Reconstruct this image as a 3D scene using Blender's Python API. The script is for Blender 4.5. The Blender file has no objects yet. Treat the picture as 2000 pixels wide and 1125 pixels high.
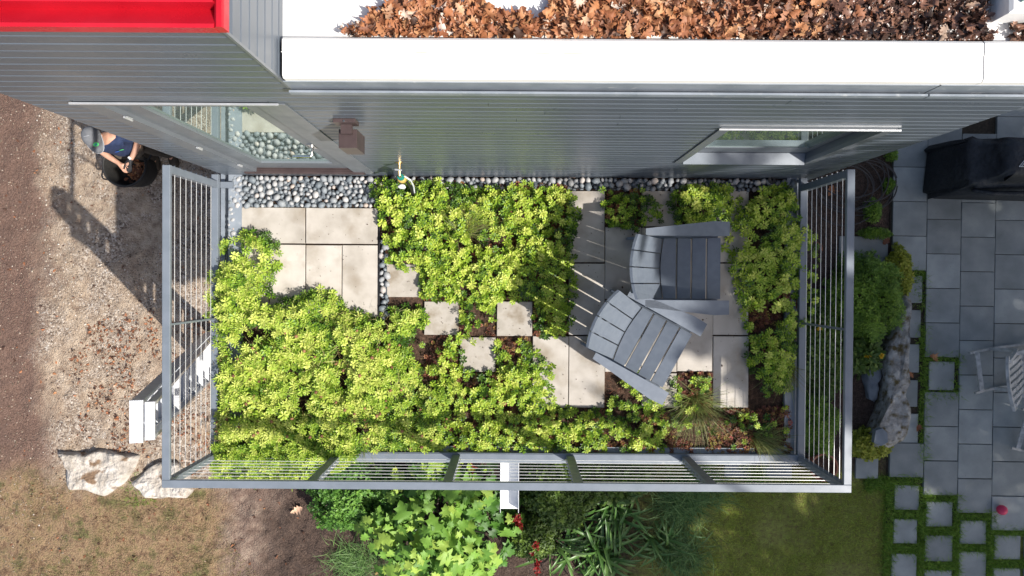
import bpy, bmesh, math, random
import numpy as np
from mathutils import Matrix, Vector, Euler
random.seed(7); rng = np.random.default_rng(7)
R = math.radians
sc = bpy.context.scene
col = sc.collection

# ------------------------------------------------------------------ camera, sky, sun, exposure
F = 1388.0; HC = 5.96; GZ = -3.70
cam_d = bpy.data.cameras.new('camera'); cam = bpy.data.objects.new('camera', cam_d); col.objects.link(cam)
cam_d.sensor_width = 36; cam_d.lens = 36*F/2000; cam_d.clip_start = 0.02; cam_d.clip_end = 900
cam.location = (0, 0, HC)
CR = Matrix.Rotation(R(.38), 3, 'Z') @ Matrix.Rotation(R(-.6), 3, 'X') @ Matrix.Rotation(R(.12), 3, 'Y')
cam.rotation_euler = CR.to_euler()
sc.camera = cam
def at(u, v, z=0.0):
    d = CR @ Vector(((u-1000)/F, -(v-562.5)/F, -1)); t = (HC-z)/(-d.z)
    return Vector((d.x*t, d.y*t, z))

L = Vector((.575, -.331, .749)).normalized()      # towards the sun
w = bpy.data.worlds.new('World'); sc.world = w; w.use_nodes = True
nt = w.node_tree; bg = nt.nodes['Background']
sk = nt.nodes.new('ShaderNodeTexSky'); sk.sky_type = 'NISHITA'; sk.sun_disc = False
sk.sun_elevation = math.asin(L.z); sk.sun_rotation = math.atan2(L.x, L.y); sk.air_density = 1; sk.dust_density = 3.0
nt.links.new(sk.outputs[0], bg.inputs[0]); bg.inputs[1].default_value = .105
sd = bpy.data.lights.new('sun', 'SUN'); sd.energy = 4.5; sd.angle = R(.53); sd.color = (1, .955, .89)
so = bpy.data.objects.new('sun', sd); col.objects.link(so); so.rotation_euler = L.to_track_quat('Z', 'Y').to_euler(); so.location = L*20
vs = sc.view_settings; vs.view_transform = 'Standard'; vs.look = 'None'; vs.exposure = .55; vs.gamma = 1; vs.use_curve_mapping = False
sc.cycles.max_bounces = 8

# ------------------------------------------------------------------ helpers
def mesh_np(name, V, T, tint=None, smooth=False):
    me = bpy.data.meshes.new(name); V = np.asarray(V, np.float32); T = np.asarray(T, np.int32)
    me.vertices.add(len(V)); me.vertices.foreach_set('co', V.ravel())
    me.loops.add(T.size); me.loops.foreach_set('vertex_index', T.ravel())
    me.polygons.add(len(T)); me.polygons.foreach_set('loop_start', np.arange(0, T.size, 3, dtype=np.int32))
    me.polygons.foreach_set('loop_total', np.full(len(T), 3, np.int32))
    if tint is not None:
        a = me.attributes.new('tint', 'FLOAT', 'POINT'); a.data.foreach_set('value', np.asarray(tint, np.float32))
    if smooth: me.polygons.foreach_set('use_smooth', np.ones(len(T), bool))
    me.update(calc_edges=True); me.validate()
    return me
def put(name, me, mat=None, parent=None, loc=None, rot=None, scale=None, world=True):
    o = bpy.data.objects.new(name, me); col.objects.link(o)
    if mat and me is not None and len(me.materials) == 0: me.materials.append(mat)
    l = Vector(loc) if loc is not None else Vector((0, 0, 0))
    if parent is not None:
        o.parent = parent
        if world:
            p = parent; off = Vector((0, 0, 0))
            while p is not None: off += p.location; p = p.parent
            l = l - off
    o.location = l
    if rot is not None: o.rotation_euler = rot
    if scale is not None: o.scale = scale
    return o
def tag(o, label=None, cat=None, group=None, kind=None):
    if label: o['label'] = label
    if cat: o['category'] = cat
    if group: o['group'] = group
    if kind: o['kind'] = kind
    return o
def thing(name, label, cat, loc=(0, 0, 0), rz=0, group=None):
    o = bpy.data.objects.new(name, None); col.objects.link(o); o.empty_display_size = .1
    o.location = loc; o.rotation_euler = (0, 0, rz)
    return tag(o, label, cat, group)
def copy_tree(o, parent=None):
    c = o.copy(); col.objects.link(c); c.parent = parent
    for ch in o.children: copy_tree(ch, c)
    return c
class MB:
    def __init__(s): s.bm = bmesh.new()
    def prism(s, pts, z0, z1, M=None):
        n = len(pts); a = [s.bm.verts.new((p[0], p[1], z0)) for p in pts]; b = [s.bm.verts.new((p[0], p[1], z1)) for p in pts]
        s.bm.faces.new(a[::-1]); s.bm.faces.new(b)
        for i in range(n): s.bm.faces.new((a[i], a[(i+1) % n], b[(i+1) % n], b[i]))
        if M is not None:
            for v in a+b: v.co = M @ v.co
        return s
    def box(s, x0, x1, y0, y1, z0, z1, M=None, ch=0):
        if x0 > x1: x0, x1 = x1, x0
        if y0 > y1: y0, y1 = y1, y0
        if not ch: return s.prism([(x0, y0), (x1, y0), (x1, y1), (x0, y1)], z0, z1, M)
        c = ch
        def rect(d, z): return [s.bm.verts.new((x, y, z)) for x, y in ((x0+d, y0+d), (x1-d, y0+d), (x1-d, y1-d), (x0+d, y1-d))]
        r = [rect(c, z0), rect(0, z0+c), rect(0, z1-c), rect(c, z1)]
        s.bm.faces.new(r[0][::-1]); s.bm.faces.new(r[3])
        for k in range(3):
            for i in range(4): s.bm.faces.new((r[k][i], r[k][(i+1) % 4], r[k+1][(i+1) % 4], r[k+1][i]))
        if M is not None:
            for q in r:
                for v in q: v.co = M @ v.co
        return s
    def tube(s, pts, rad, n=6, cap=True):
        pts = [Vector(p) for p in pts]; rs = rad if isinstance(rad, (list, tuple)) else [rad]*len(pts)
        rings = []; up = None
        for i, p in enumerate(pts):
            d = (pts[min(i+1, len(pts)-1)]-pts[max(i-1, 0)]).normalized()
            if up is None: up = Vector((0, 0, 1)) if abs(d.z) < .9 else Vector((1, 0, 0))
            a = d.cross(up).normalized(); b = a.cross(d).normalized(); up = b
            rings.append([s.bm.verts.new(p+rs[i]*(math.cos(2*math.pi*k/n)*a+math.sin(2*math.pi*k/n)*b)) for k in range(n)])
        for i in range(len(rings)-1):
            for k in range(n): s.bm.faces.new((rings[i][k], rings[i][(k+1) % n], rings[i+1][(k+1) % n], rings[i+1][k]))
        if cap: s.bm.faces.new(rings[0]); s.bm.faces.new(rings[-1][::-1])
        return s
    def lathe(s, prof, n=24, M=None, capb=True, capt=False):
        rings = [[s.bm.verts.new((r*math.cos(2*math.pi*k/n), r*math.sin(2*math.pi*k/n), z)) for k in range(n)] for r, z in prof]
        for i in range(len(rings)-1):
            for k in range(n): s.bm.faces.new((rings[i][k], rings[i][(k+1) % n], rings[i+1][(k+1) % n], rings[i+1][k]))
        if capb: s.bm.faces.new(rings[0][::-1])
        if capt: s.bm.faces.new(rings[-1])
        if M is not None:
            for q in rings:
                for v in q: v.co = M @ v.co
        return s
    def loft(s, rings, closed=True, cap=True):
        rr = [[s.bm.verts.new(p) for p in q] for q in rings]; n = len(rr[0])
        for i in range(len(rr)-1):
            for k in range(n if closed else n-1): s.bm.faces.new((rr[i][k], rr[i][(k+1) % n], rr[i+1][(k+1) % n], rr[i+1][k]))
        if cap: s.bm.faces.new(rr[0][::-1]); s.bm.faces.new(rr[-1])
        return s
    def ball(s, c, r, sub=2, sc3=(1, 1, 1), noise=0):
        q = bmesh.ops.create_icosphere(s.bm, subdivisions=sub, radius=1)
        for v in q['verts']:
            k = 1+noise*(random.random()-.5)
            v.co = Vector((v.co.x*r*sc3[0]*k+c[0], v.co.y*r*sc3[1]*k+c[1], v.co.z*r*sc3[2]*k+c[2]))
        return s
    def mesh(s, name, smooth=False):
        bmesh.ops.recalc_face_normals(s.bm, faces=s.bm.faces)
        me = bpy.data.meshes.new(name); s.bm.to_mesh(me); s.bm.free()
        if smooth: me.polygons.foreach_set('use_smooth', np.ones(len(me.polygons), bool))
        return me
    def build(s, name, mat, parent=None, loc=None, smooth=False, **k): return put(name, s.mesh(name, smooth), mat, parent, loc, **k)

def hash2(i, j, s):
    h = np.sin(i*127.1+j*311.7+s*74.7)*43758.5453
    return h-np.floor(h)
def vnoise(x, y, scale=1., seed=0):
    x = np.asarray(x, float)*scale; y = np.asarray(y, float)*scale
    i = np.floor(x); j = np.floor(y); f = x-i; g = y-j; f = f*f*(3-2*f); g = g*g*(3-2*g)
    return (hash2(i, j, seed)*(1-f)+hash2(i+1, j, seed)*f)*(1-g)+(hash2(i, j+1, seed)*(1-f)+hash2(i+1, j+1, seed)*f)*g
def inpoly(P, poly):
    x, y = P[:, 0], P[:, 1]; r = np.zeros(len(P), bool); n = len(poly)
    for i in range(n):
        x0, y0 = poly[i]; x1, y1 = poly[(i+1) % n]
        if y0 == y1: continue
        c = ((y0 > y) != (y1 > y)) & (x < (x1-x0)*(y-y0)/(y1-y0)+x0); r ^= c
    return r
def edist(P, poly):
    d = np.full(len(P), 1e9)
    for i in range(len(poly)):
        a = np.array(poly[i]); b = np.array(poly[(i+1) % len(poly)]); ab = b-a
        t = np.clip(((P-a)@ab)/(ab@ab+1e-12), 0, 1)[:, None]
        d = np.minimum(d, np.linalg.norm(P-(a+t*ab), axis=1))
    return d
def wpoly(px, z): return [tuple(at(u, v, z)[:2]) for u, v in px]
def sample(poly, n=None, spacing=None):
    q = np.array(poly); lo = q.min(0); hi = q.max(0)
    if spacing:
        gx, gy = np.meshgrid(np.arange(lo[0], hi[0], spacing), np.arange(lo[1], hi[1], spacing*.866))
        gx[1::2] += spacing/2
        P = np.stack([gx.ravel(), gy.ravel()], 1)+rng.uniform(-.38, .38, (gx.size, 2))*spacing
    else:
        P = rng.uniform(lo, hi, (n*2, 2))
    P = P[inpoly(P, poly)]
    return P if spacing else P[:n]
def inst(tm, P, S, spin, tdir, tang, tint):
    """many copies of a few triangle templates in one mesh: arrays of verts, tris, tints"""
    P = np.asarray(P, float); N = len(P); S = np.asarray(S, float)
    if S.ndim == 1: S = np.repeat(S[:, None], 3, 1)
    ax = np.stack([-np.sin(tdir), np.cos(tdir), np.zeros(N)], 1)
    c, s_ = np.cos(tang), np.sin(tang); K = np.zeros((N, 3, 3))
    K[:, 0, 2] = ax[:, 1]; K[:, 1, 2] = -ax[:, 0]; K[:, 2, 0] = -ax[:, 1]; K[:, 2, 1] = ax[:, 0]
    Rt = np.eye(3)[None]+s_[:, None, None]*K+(1-c)[:, None, None]*(K@K)
    Rz = np.zeros((N, 3, 3)); Rz[:, 0, 0] = np.cos(spin); Rz[:, 0, 1] = -np.sin(spin); Rz[:, 1, 0] = np.sin(spin); Rz[:, 1, 1] = np.cos(spin); Rz[:, 2, 2] = 1
    M = Rt@Rz; pick = rng.integers(0, len(tm), N)
    Vs, Ts, Cs = [], [], []; base = 0
    for k, t in enumerate(tm):
        v, f = t[0], t[1]; dt = t[2] if len(t) > 2 else np.zeros(len(v))
        idx = np.where(pick == k)[0]
        if len(idx) == 0: continue
        W = np.einsum('nij,nvj->nvi', M[idx], v[None]*S[idx][:, None, :])+P[idx][:, None, :]
        T = f[None]+(np.arange(len(idx))*len(v))[:, None, None]+base
        Vs.append(W.reshape(-1, 3)); Ts.append(T.reshape(-1, 3)); Cs.append((np.asarray(tint)[idx][:, None]+dt[None]).ravel()); base += len(idx)*len(v)
    return np.concatenate(Vs), np.concatenate(Ts), np.concatenate(Cs)
def scatter(name, tm, P, S, mat, tilt=.4, tint=None, tdir=None, tang=None, parent=None):
    N = len(P)
    if tint is None: tint = rng.uniform(0, 1, N)
    if tdir is None: tdir = rng.uniform(0, 2*np.pi, N)
    if tang is None: tang = np.abs(rng.normal(0, tilt, N))
    V, T, C = inst(tm, P, S, rng.uniform(0, 2*np.pi, N), tdir, tang, tint)
    return put(name, mesh_np(name, V, T, C), mat, parent)
def joinT(parts):
    Vs, Ts, Cs, b = [], [], [], 0
    for p in parts:
        v, t = p[0], p[1]; Vs.append(v); Ts.append(np.asarray(t)+b); Cs.append(p[2] if len(p) > 2 else np.zeros(len(v))); b += len(v)
    return np.concatenate(Vs), np.concatenate(Ts), np.concatenate(Cs)
def leafT(Ln, W, el, yaw, z0=0., r0=.0, bend=.0, fold=.15, wide=.72):
    """one folded leaf, spatulate outline, pointing along yaw with elevation el"""
    u = np.array([0, .5, .5, .5, wide+.06, wide+.06, wide+.06, 1.0]); s_ = np.array([0, -.36, 0, .36, -.5, 0, .5, 0])*W
    x = u*Ln; zf = np.abs(s_)*fold*2-bend*Ln*u*u
    X = r0+x*math.cos(el)-zf*math.sin(el); Z = z0+x*math.sin(el)+zf*math.cos(el)
    c, s = math.cos(yaw), math.sin(yaw)
    V = np.stack([X*c-s_*s, X*s+s_*c, Z], 1)
    T = np.array([(0, 1, 2), (0, 2, 3), (1, 4, 5), (1, 5, 2), (2, 5, 6), (2, 6, 3), (4, 7, 5), (5, 7, 6)])
    return V, T
def stalkT(h, r):
    a = np.array([(math.cos(k*2.094)*r, math.sin(k*2.094)*r, -h) for k in range(3)]+[(0, 0, 0)])
    return a, np.array([(0, 1, 3), (1, 2, 3), (2, 0, 3)])
def rosette(Ln, W, layers, stem=.06, bend=.15):
    ps = []
    for (n, el, sc_, z, dt) in layers:
        y0 = random.uniform(0, 6.28)
        for k in range(n):
            v, t = leafT(Ln*sc_*random.uniform(.85, 1.12), W*sc_*random.uniform(.85, 1.1), el+random.uniform(-.15, .15), y0+k*6.283/n+random.uniform(-.2, .2), z, .003, bend)
            ps.append((v, t, np.full(len(v), dt+random.uniform(-.06, .06))))
    if stem:
        v, t = stalkT(stem, .003); ps.append((v, t, np.full(len(v), -.25)))
    return joinT(ps)
def bladeT(h, wd, lean, segs=3):
    V, T = [], []
    for i in range(segs+1):
        t = i/segs; ww = wd*(1-t)**.7*.5; x = lean*h*t*t; z = h*t*(1-.25*lean*t)
        if i < segs: V += [(x, -ww, z), (x, ww, z)]
        else: V += [(x, 0, z)]
    for i in range(segs-1): a = 2*i; T += [(a, a+1, a+3), (a, a+3, a+2)]
    a = 2*(segs-1); T.append((a, a+1, a+2))
    return np.array(V), np.array(T), np.linspace(-.15, .15, len(V))

# ------------------------------------------------------------------ materials
def mat(name, ramp, fac='noise', scale=6., detail=4, rough=.6, bump=0, bscale=40, bdist=.01, metal=0, rnd=0., transl=0, ior=1.45, coat=0, second=None, rvar=0, tcol=None):
    m = bpy.data.materials.new(name); m.use_nodes = True; n = m.node_tree; N = n.nodes; Lk = n.links.new
    b = N['Principled BSDF']; b.inputs['Roughness'].default_value = rough; b.inputs['Metallic'].default_value = metal; b.inputs['IOR'].default_value = ior
    if coat: b.inputs['Coat Weight'].default_value = coat; b.inputs['Coat Roughness'].default_value = .15
    if isinstance(ramp[0], (int, float)): ramp = [(0, ramp), (1, ramp)]
    tc = N.new('ShaderNodeTexCoord'); inf = N.new('ShaderNodeObjectInfo')
    vec = tc.outputs['Object']
    if rnd or fac == 'random':
        ad = N.new('ShaderNodeVectorMath'); ad.operation = 'ADD'; mu = N.new('ShaderNodeVectorMath'); mu.operation = 'SCALE'
        cm = N.new('ShaderNodeCombineXYZ'); Lk(inf.outputs['Random'], cm.inputs[0]); Lk(inf.outputs['Random'], cm.inputs[1]); Lk(cm.outputs[0], mu.inputs[0]); mu.inputs['Scale'].default_value = 37
        Lk(vec, ad.inputs[0]); Lk(mu.outputs[0], ad.inputs[1]); vec = ad.outputs[0]
    def noise(s, d=4):
        q = N.new('ShaderNodeTexNoise'); q.inputs['Scale'].default_value = s; q.inputs['Detail'].default_value = d; Lk(vec, q.inputs['Vector']); return q
    cr = N.new('ShaderNodeValToRGB'); e = cr.color_ramp.elements
    while len(e) < len(ramp): e.new(.5)
    for i, (p, c) in enumerate(ramp): e[i].position = p; e[i].color = (*c, 1)
    if fac == 'noise': f = noise(scale, detail).outputs['Fac']
    elif fac == 'tint':
        a = N.new('ShaderNodeAttribute'); a.attribute_name = 'tint'; f = a.outputs['Fac']
    else: f = inf.outputs['Random']
    Lk(f, cr.inputs[0]); c = cr.outputs[0]
    if second:      # (scale, low, high, colour): blotches of their own colour
        q = noise(second[0], 6); mr = N.new('ShaderNodeMapRange'); mr.inputs[1].default_value = second[1]; mr.inputs[2].default_value = second[2]; Lk(q.outputs['Fac'], mr.inputs[0])
        mx = N.new('ShaderNodeMixRGB'); Lk(mr.outputs[0], mx.inputs[0]); Lk(c, mx.inputs[1]); mx.inputs[2].default_value = (*second[3], 1); c = mx.outputs[0]
    if rnd:
        hv = N.new('ShaderNodeHueSaturation'); mr = N.new('ShaderNodeMapRange'); mr.inputs[3].default_value = 1-rnd; mr.inputs[4].default_value = 1+rnd
        Lk(inf.outputs['Random'], mr.inputs[0]); Lk(mr.outputs[0], hv.inputs['Value']); Lk(c, hv.inputs['Color']); c = hv.outputs[0]
    Lk(c, b.inputs['Base Color'])
    if rvar:
        q = noise(scale*1.7, 5); mr = N.new('ShaderNodeMapRange'); mr.inputs[1].default_value = .3; mr.inputs[2].default_value = .7; mr.inputs[3].default_value = max(.02, rough-rvar); mr.inputs[4].default_value = min(1, rough+rvar)
        Lk(q.outputs['Fac'], mr.inputs[0]); Lk(mr.outputs[0], b.inputs['Roughness'])
    if bump:
        q = noise(bscale, 6); bp = N.new('ShaderNodeBump'); bp.inputs['Strength'].default_value = bump; bp.inputs['Distance'].default_value = bdist
        Lk(q.outputs['Fac'], bp.inputs['Height']); Lk(bp.outputs[0], b.inputs['Normal'])
    if transl:
        t = N.new('ShaderNodeBsdfTranslucent'); mx = N.new('ShaderNodeMixShader'); mx.inputs[0].default_value = transl
        Lk(c, t.inputs[0]); Lk(b.outputs[0], mx.inputs[1]); Lk(t.outputs[0], mx.inputs[2]); Lk(mx.outputs[0], N['Material Output'].inputs[0])
    return m
M = {}
M['siding'] = mat('grey_painted_siding', [(.3, (.088, .105, .128)), (.7, (.106, .124, .150))], scale=3, rough=.33, rnd=.07, bump=.05, bscale=60, bdist=.002, rvar=.06)
M['trim'] = mat('grey_painted_trim', [(.3, (.13, .145, .165)), (.7, (.155, .17, .19))], scale=4, rough=.35, rvar=.08)
M['rail'] = mat('slate_blue_powder_coat', [(.35, (.15, .175, .205)), (.65, (.175, .20, .235))], scale=9, rough=.38, bump=.04, bscale=300, bdist=.001, rvar=.08)
M['flash'] = mat('grey_metal_flashing', [(.35, (.19, .22, .255)), (.65, (.26, .29, .33))], scale=7, rough=.42, rvar=.12, second=(22, .62, .72, (.34, .36, .38)))
M['cable'] = mat('bright_steel_cable', (.72, .72, .71), rough=.35, metal=.35)
M['steel'] = mat('stainless_steel', (.75, .74, .72), rough=.22, metal=1)
M['white'] = mat('white_roof_coating', [(.3, (.80, .79, .76)), (.7, (.84, .83, .81))], scale=4, rough=.5, bump=.1, bscale=20, bdist=.003)
M['grime'] = mat('grimy_white_coating', [(.45, (.8, .79, .76)), (.62, (.45, .41, .36))], scale=9, rough=.6)
M['whitemetal'] = mat('white_painted_metal', [(.4, (.78, .79, .80)), (.7, (.62, .65, .69))], scale=16, rough=.4)
M['red'] = mat('red_painted_metal', [(.3, (.44, .008, .020)), (.7, (.52, .012, .027))], scale=5, rough=.32, rvar=.12)
M['brown'] = mat('bronze_brown_metal', [(.3, (.055, .038, .038)), (.7, (.075, .053, .052))], scale=12, rough=.38)
M['alu'] = mat('aluminium', [(.3, (.50, .52, .54)), (.7, (.62, .63, .65))], scale=14, rough=.4, metal=.5)
M['black'] = mat('black_rubber', (.015, .015, .017), rough=.5)
M['glass'] = mat('window_glass', [(.4, (.46, .60, .53)), (.6, (.50, .64, .57))], scale=1.5, rough=.012, ior=1.5, metal=.8)
M['paver'] = mat('cream_concrete_paver', [(.25, (.34, .305, .26)), (.5, (.46, .42, .37)), (.75, (.54, .50, .45))], scale=5, detail=8, rough=.75, bump=.25, bscale=90, bdist=.003, rnd=.08, second=(4.2, .50, .72, (.30, .255, .20)))
M['blue'] = mat('bluestone', [(.25, (.19, .21, .205)), (.5, (.26, .28, .275)), (.75, (.35, .365, .35))], scale=3.2, detail=8, rough=.62, bump=.3, bscale=40, bdist=.005, rnd=.2, second=(55, .68, .74, (.07, .075, .08)))
M['joint'] = mat('dark_joint_soil', [(.3, (.025, .02, .014)), (.7, (.06, .045, .03))], scale=30, rough=.95, bump=.6, bscale=120, bdist=.01)
M['soil'] = mat('planting_soil', [(.3, (.035, .02, .013)), (.55, (.075, .042, .026)), (.75, (.15, .09, .06))], scale=38, rough=.95, bump=.9, bscale=120, bdist=.015)
M['pebble'] = mat('grey_river_pebble', [(0, (.14, .165, .185)), (.25, (.22, .245, .265)), (.5, (.29, .30, .31)), (.75, (.38, .38, .38)), (.93, (.46, .45, .44)), (1, (.42, .34, .29))], fac='random', rough=.55, bump=.12, bscale=30, bdist=.004)
M['pebble_t'] = mat('grey_river_pebbles_low', [(0, (.08, .10, .12)), (.5, (.18, .20, .22)), (1, (.32, .32, .32))], fac='tint', rough=.6)
M['chair'] = mat('slate_grey_plastic_lumber', [(.4, (.125, .147, .182)), (.6, (.142, .165, .20))], scale=20, rough=.42, bump=.12, bscale=180, bdist=.0015, rnd=.05)
M['sedumA'] = mat('yellow_green_sedum', [(0, (.03, .075, .010)), (.3, (.13, .26, .022)), (.65, (.38, .53, .055)), (1, (.64, .69, .16))], fac='tint', rough=.45, transl=.22)
M['sedumB'] = mat('lime_green_sedum', [(0, (.03, .075, .012)), (.3, (.14, .27, .020)), (.65, (.40, .54, .05)), (1, (.64, .69, .15))], fac='tint', rough=.42, transl=.22)
M['sedumR'] = mat('red_brown_sedum', [(0, (.05, .022, .014)), (.4, (.16, .05, .03)), (.65, (.27, .11, .05)), (.85, (.30, .30, .05)), (1, (.42, .12, .10))], fac='tint', rough=.5, transl=.15)
M['stem'] = mat('pale_plant_stem', [(0, (.10, .06, .03)), (.5, (.30, .22, .09)), (1, (.50, .46, .18))], fac='tint', rough=.6)
M['seed'] = mat('dry_seed_head', [(0, (.12, .05, .025)), (1, (.33, .17, .08))], fac='tint', rough=.8)
M['tuft'] = mat('blue_green_tuft_grass', [(0, (.13, .07, .02)), (.4, (.11, .14, .03)), (.75, (.20, .27, .06)), (1, (.36, .33, .13))], fac='tint', rough=.5, transl=.2)
M['grass'] = mat('lawn_grass', [(0, (.24, .15, .05)), (.3, (.21, .23, .035)), (.7, (.34, .43, .05)), (1, (.54, .60, .10))], fac='tint', rough=.6, transl=.2)
M['jgrass'] = mat('joint_grass', [(0, (.08, .12, .018)), (.5, (.16, .29, .03)), (1, (.30, .46, .06))], fac='tint', rough=.6, transl=.2)
M['dgrass'] = mat('dry_grass', [(0, (.13, .08, .04)), (.5, (.27, .185, .095)), (.8, (.19, .20, .07)), (1, (.42, .33, .19))], fac='tint', rough=.8)
M['bluegrass'] = mat('blue_green_grass', [(0, (.05, .10, .025)), (.5, (.10, .21, .05)), (1, (.23, .37, .11))], fac='tint', rough=.5, transl=.2)
M['hyd'] = mat('oakleaf_hydrangea_leaf', [(0, (.11, .24, .035)), (.5, (.20, .38, .055)), (1, (.38, .52, .09))], fac='random', rough=.5, transl=.25, bump=.3, bscale=30, bdist=.01)
M['lily'] = mat('strap_leaf', [(0, (.055, .135, .025)), (.5, (.09, .19, .04)), (1, (.16, .28, .065))], fac='random', rough=.35, transl=.2)
M['box'] = mat('small_leaf_shrub', [(0, (.025, .075, .012)), (.5, (.09, .22, .03)), (1, (.19, .36, .06))], fac='tint', rough=.5, transl=.18)
M['dark'] = mat('dark_green_shrub', [(0, (.03, .055, .010)), (.5, (.08, .14, .02)), (1, (.17, .25, .035))], fac='tint', rough=.5, transl=.15)
M['ever'] = mat('evergreen_shrub', [(0, (.04, .085, .010)), (.5, (.12, .225, .02)), (1, (.25, .38, .035))], fac='tint', rough=.5, transl=.15)
M['lime'] = mat('yellow_ground_cover', [(0, (.10, .13, .012)), (.5, (.30, .34, .03)), (1, (.50, .48, .07))], fac='tint', rough=.5, transl=.2)
M['redfl'] = mat('red_petals', [(0, (.16, .010, .01)), (1, (.36, .02, .016))], fac='tint', rough=.5, transl=.2)
M['yelfl'] = mat('yellow_petals', [(0, (.6, .33, .01)), (1, (.75, .5, .02))], fac='tint', rough=.5)
M['deadleaf'] = mat('dead_oak_leaf', [(0, (.16, .06, .03)), (.25, (.29, .105, .045)), (.6, (.43, .17, .07)), (.85, (.54, .28, .13)), (1, (.66, .54, .45))], fac='random', rough=.55, transl=.12, bump=.2, bscale=60, bdist=.005)
M['deadleaf_t'] = mat('dead_leaves', [(0, (.07, .035, .022)), (.3, (.21, .085, .042)), (.6, (.38, .15, .065)), (.85, (.50, .27, .13)), (1, (.62, .52, .44))], fac='tint', rough=.55, transl=.1)
M['wetleaf_t'] = mat('wet_rotting_leaves', [(0, (.035, .022, .017)), (.5, (.13, .065, .045)), (.85, (.25, .125, .08)), (1, (.42, .30, .22))], fac='tint', rough=.28)
M['rock'] = mat('pale_limestone', [(.3, (.30, .26, .215)), (.5, (.46, .415, .36)), (.7, (.57, .53, .48))], scale=7, detail=9, rough=.9, bump=1., bscale=16, bdist=.05, second=(5, .58, .66, (.20, .13, .08)))
M['mossrock'] = mat('mossy_grey_rock', [(.3, (.20, .185, .16)), (.5, (.38, .355, .32)), (.7, (.52, .50, .46))], scale=9, detail=9, rough=.9, bump=1., bscale=16, bdist=.04, second=(11, .50, .68, (.13, .095, .035)))
M['slate'] = mat('grey_slate', [(.3, (.16, .18, .20)), (.7, (.22, .24, .26))], scale=9, rough=.7, bump=.2, bscale=40)
M['terra'] = mat('terracotta', [(.3, (.33, .12, .07)), (.7, (.42, .17, .10))], scale=10, rough=.8)
M['cover'] = mat('black_vinyl_cover', [(.3, (.014, .017, .022)), (.7, (.022, .025, .031))], scale=6, rough=.55, bump=.9, bscale=5, bdist=.07)
M['teak'] = mat('weathered_grey_wood', [(.3, (.30, .30, .29)), (.5, (.46, .45, .43)), (.7, (.58, .57, .55))], scale=14, detail=8, rough=.8, rnd=.12)
M['hose'] = mat('brown_grey_drip_hose', (.055, .047, .042), rough=.45)
M['ball'] = mat('pink_rubber', (.75, .045, .12), rough=.4)
M['mark'] = mat('white_print', (.75, .75, .75), rough=.6)
M['cblue'] = mat('blue_print', (.02, .13, .55), rough=.6)
M['cgreen'] = mat('green_print', (.10, .62, .18), rough=.6)
M['teal'] = mat('teal_green_plastic', (.01, .20, .16), rough=.35)
M['yellow'] = mat('yellow_plastic', (.50, .36, .10), rough=.45)
M['brass'] = mat('brass', (.60, .45, .22), rough=.35, metal=.9)
M['skin'] = mat('skin', [(.3, (.50, .27, .18)), (.7, (.58, .33, .23))], scale=8, rough=.5)
M['navy'] = mat('navy_cotton', [(.3, (.017, .029, .075)), (.7, (.024, .039, .095))], scale=16, rough=.85, bump=.5, bscale=14, bdist=.02)
M['trouser'] = mat('brown_work_trousers', [(.3, (.055, .045, .035)), (.7, (.08, .065, .05))], scale=14, rough=.9, bump=.4, bscale=14, bdist=.02)
M['boot'] = mat('brown_boot_leather', (.06, .045, .03), rough=.7)
M['cap'] = mat('grey_cap_cloth', [(.3, (.13, .135, .145)), (.7, (.165, .17, .18))], scale=30, rough=.85)
M['capmesh'] = mat('blue_cap_mesh', (.03, .055, .09), rough=.85)
M['capedge'] = mat('light_grey_piping', (.34, .35, .37), rough=.8)
M['glove'] = mat('black_glove', (.016, .016, .018), rough=.7)
M['hair'] = mat('brown_hair', (.045, .028, .018), rough=.7)
M['bag'] = mat('black_woven_plastic', [(.3, (.018, .018, .018)), (.7, (.035, .033, .03))], scale=40, rough=.6, bump=.3, bscale=160, bdist=.004)
M['debris'] = mat('plant_debris', [(.3, (.05, .035, .02)), (.6, (.16, .10, .06)), (.8, (.12, .15, .04))], scale=25, rough=.9, bump=.8, bscale=60, bdist=.02)
M['bark'] = mat('tree_bark', [(.3, (.05, .04, .03)), (.7, (.11, .09, .07))], scale=9, rough=.9, bump=.8, bscale=20, bdist=.03)
M['canopy'] = mat('tree_leaves', [(0, (.03, .07, .012)), (1, (.08, .15, .03))], fac='tint', rough=.5, transl=.3)

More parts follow.
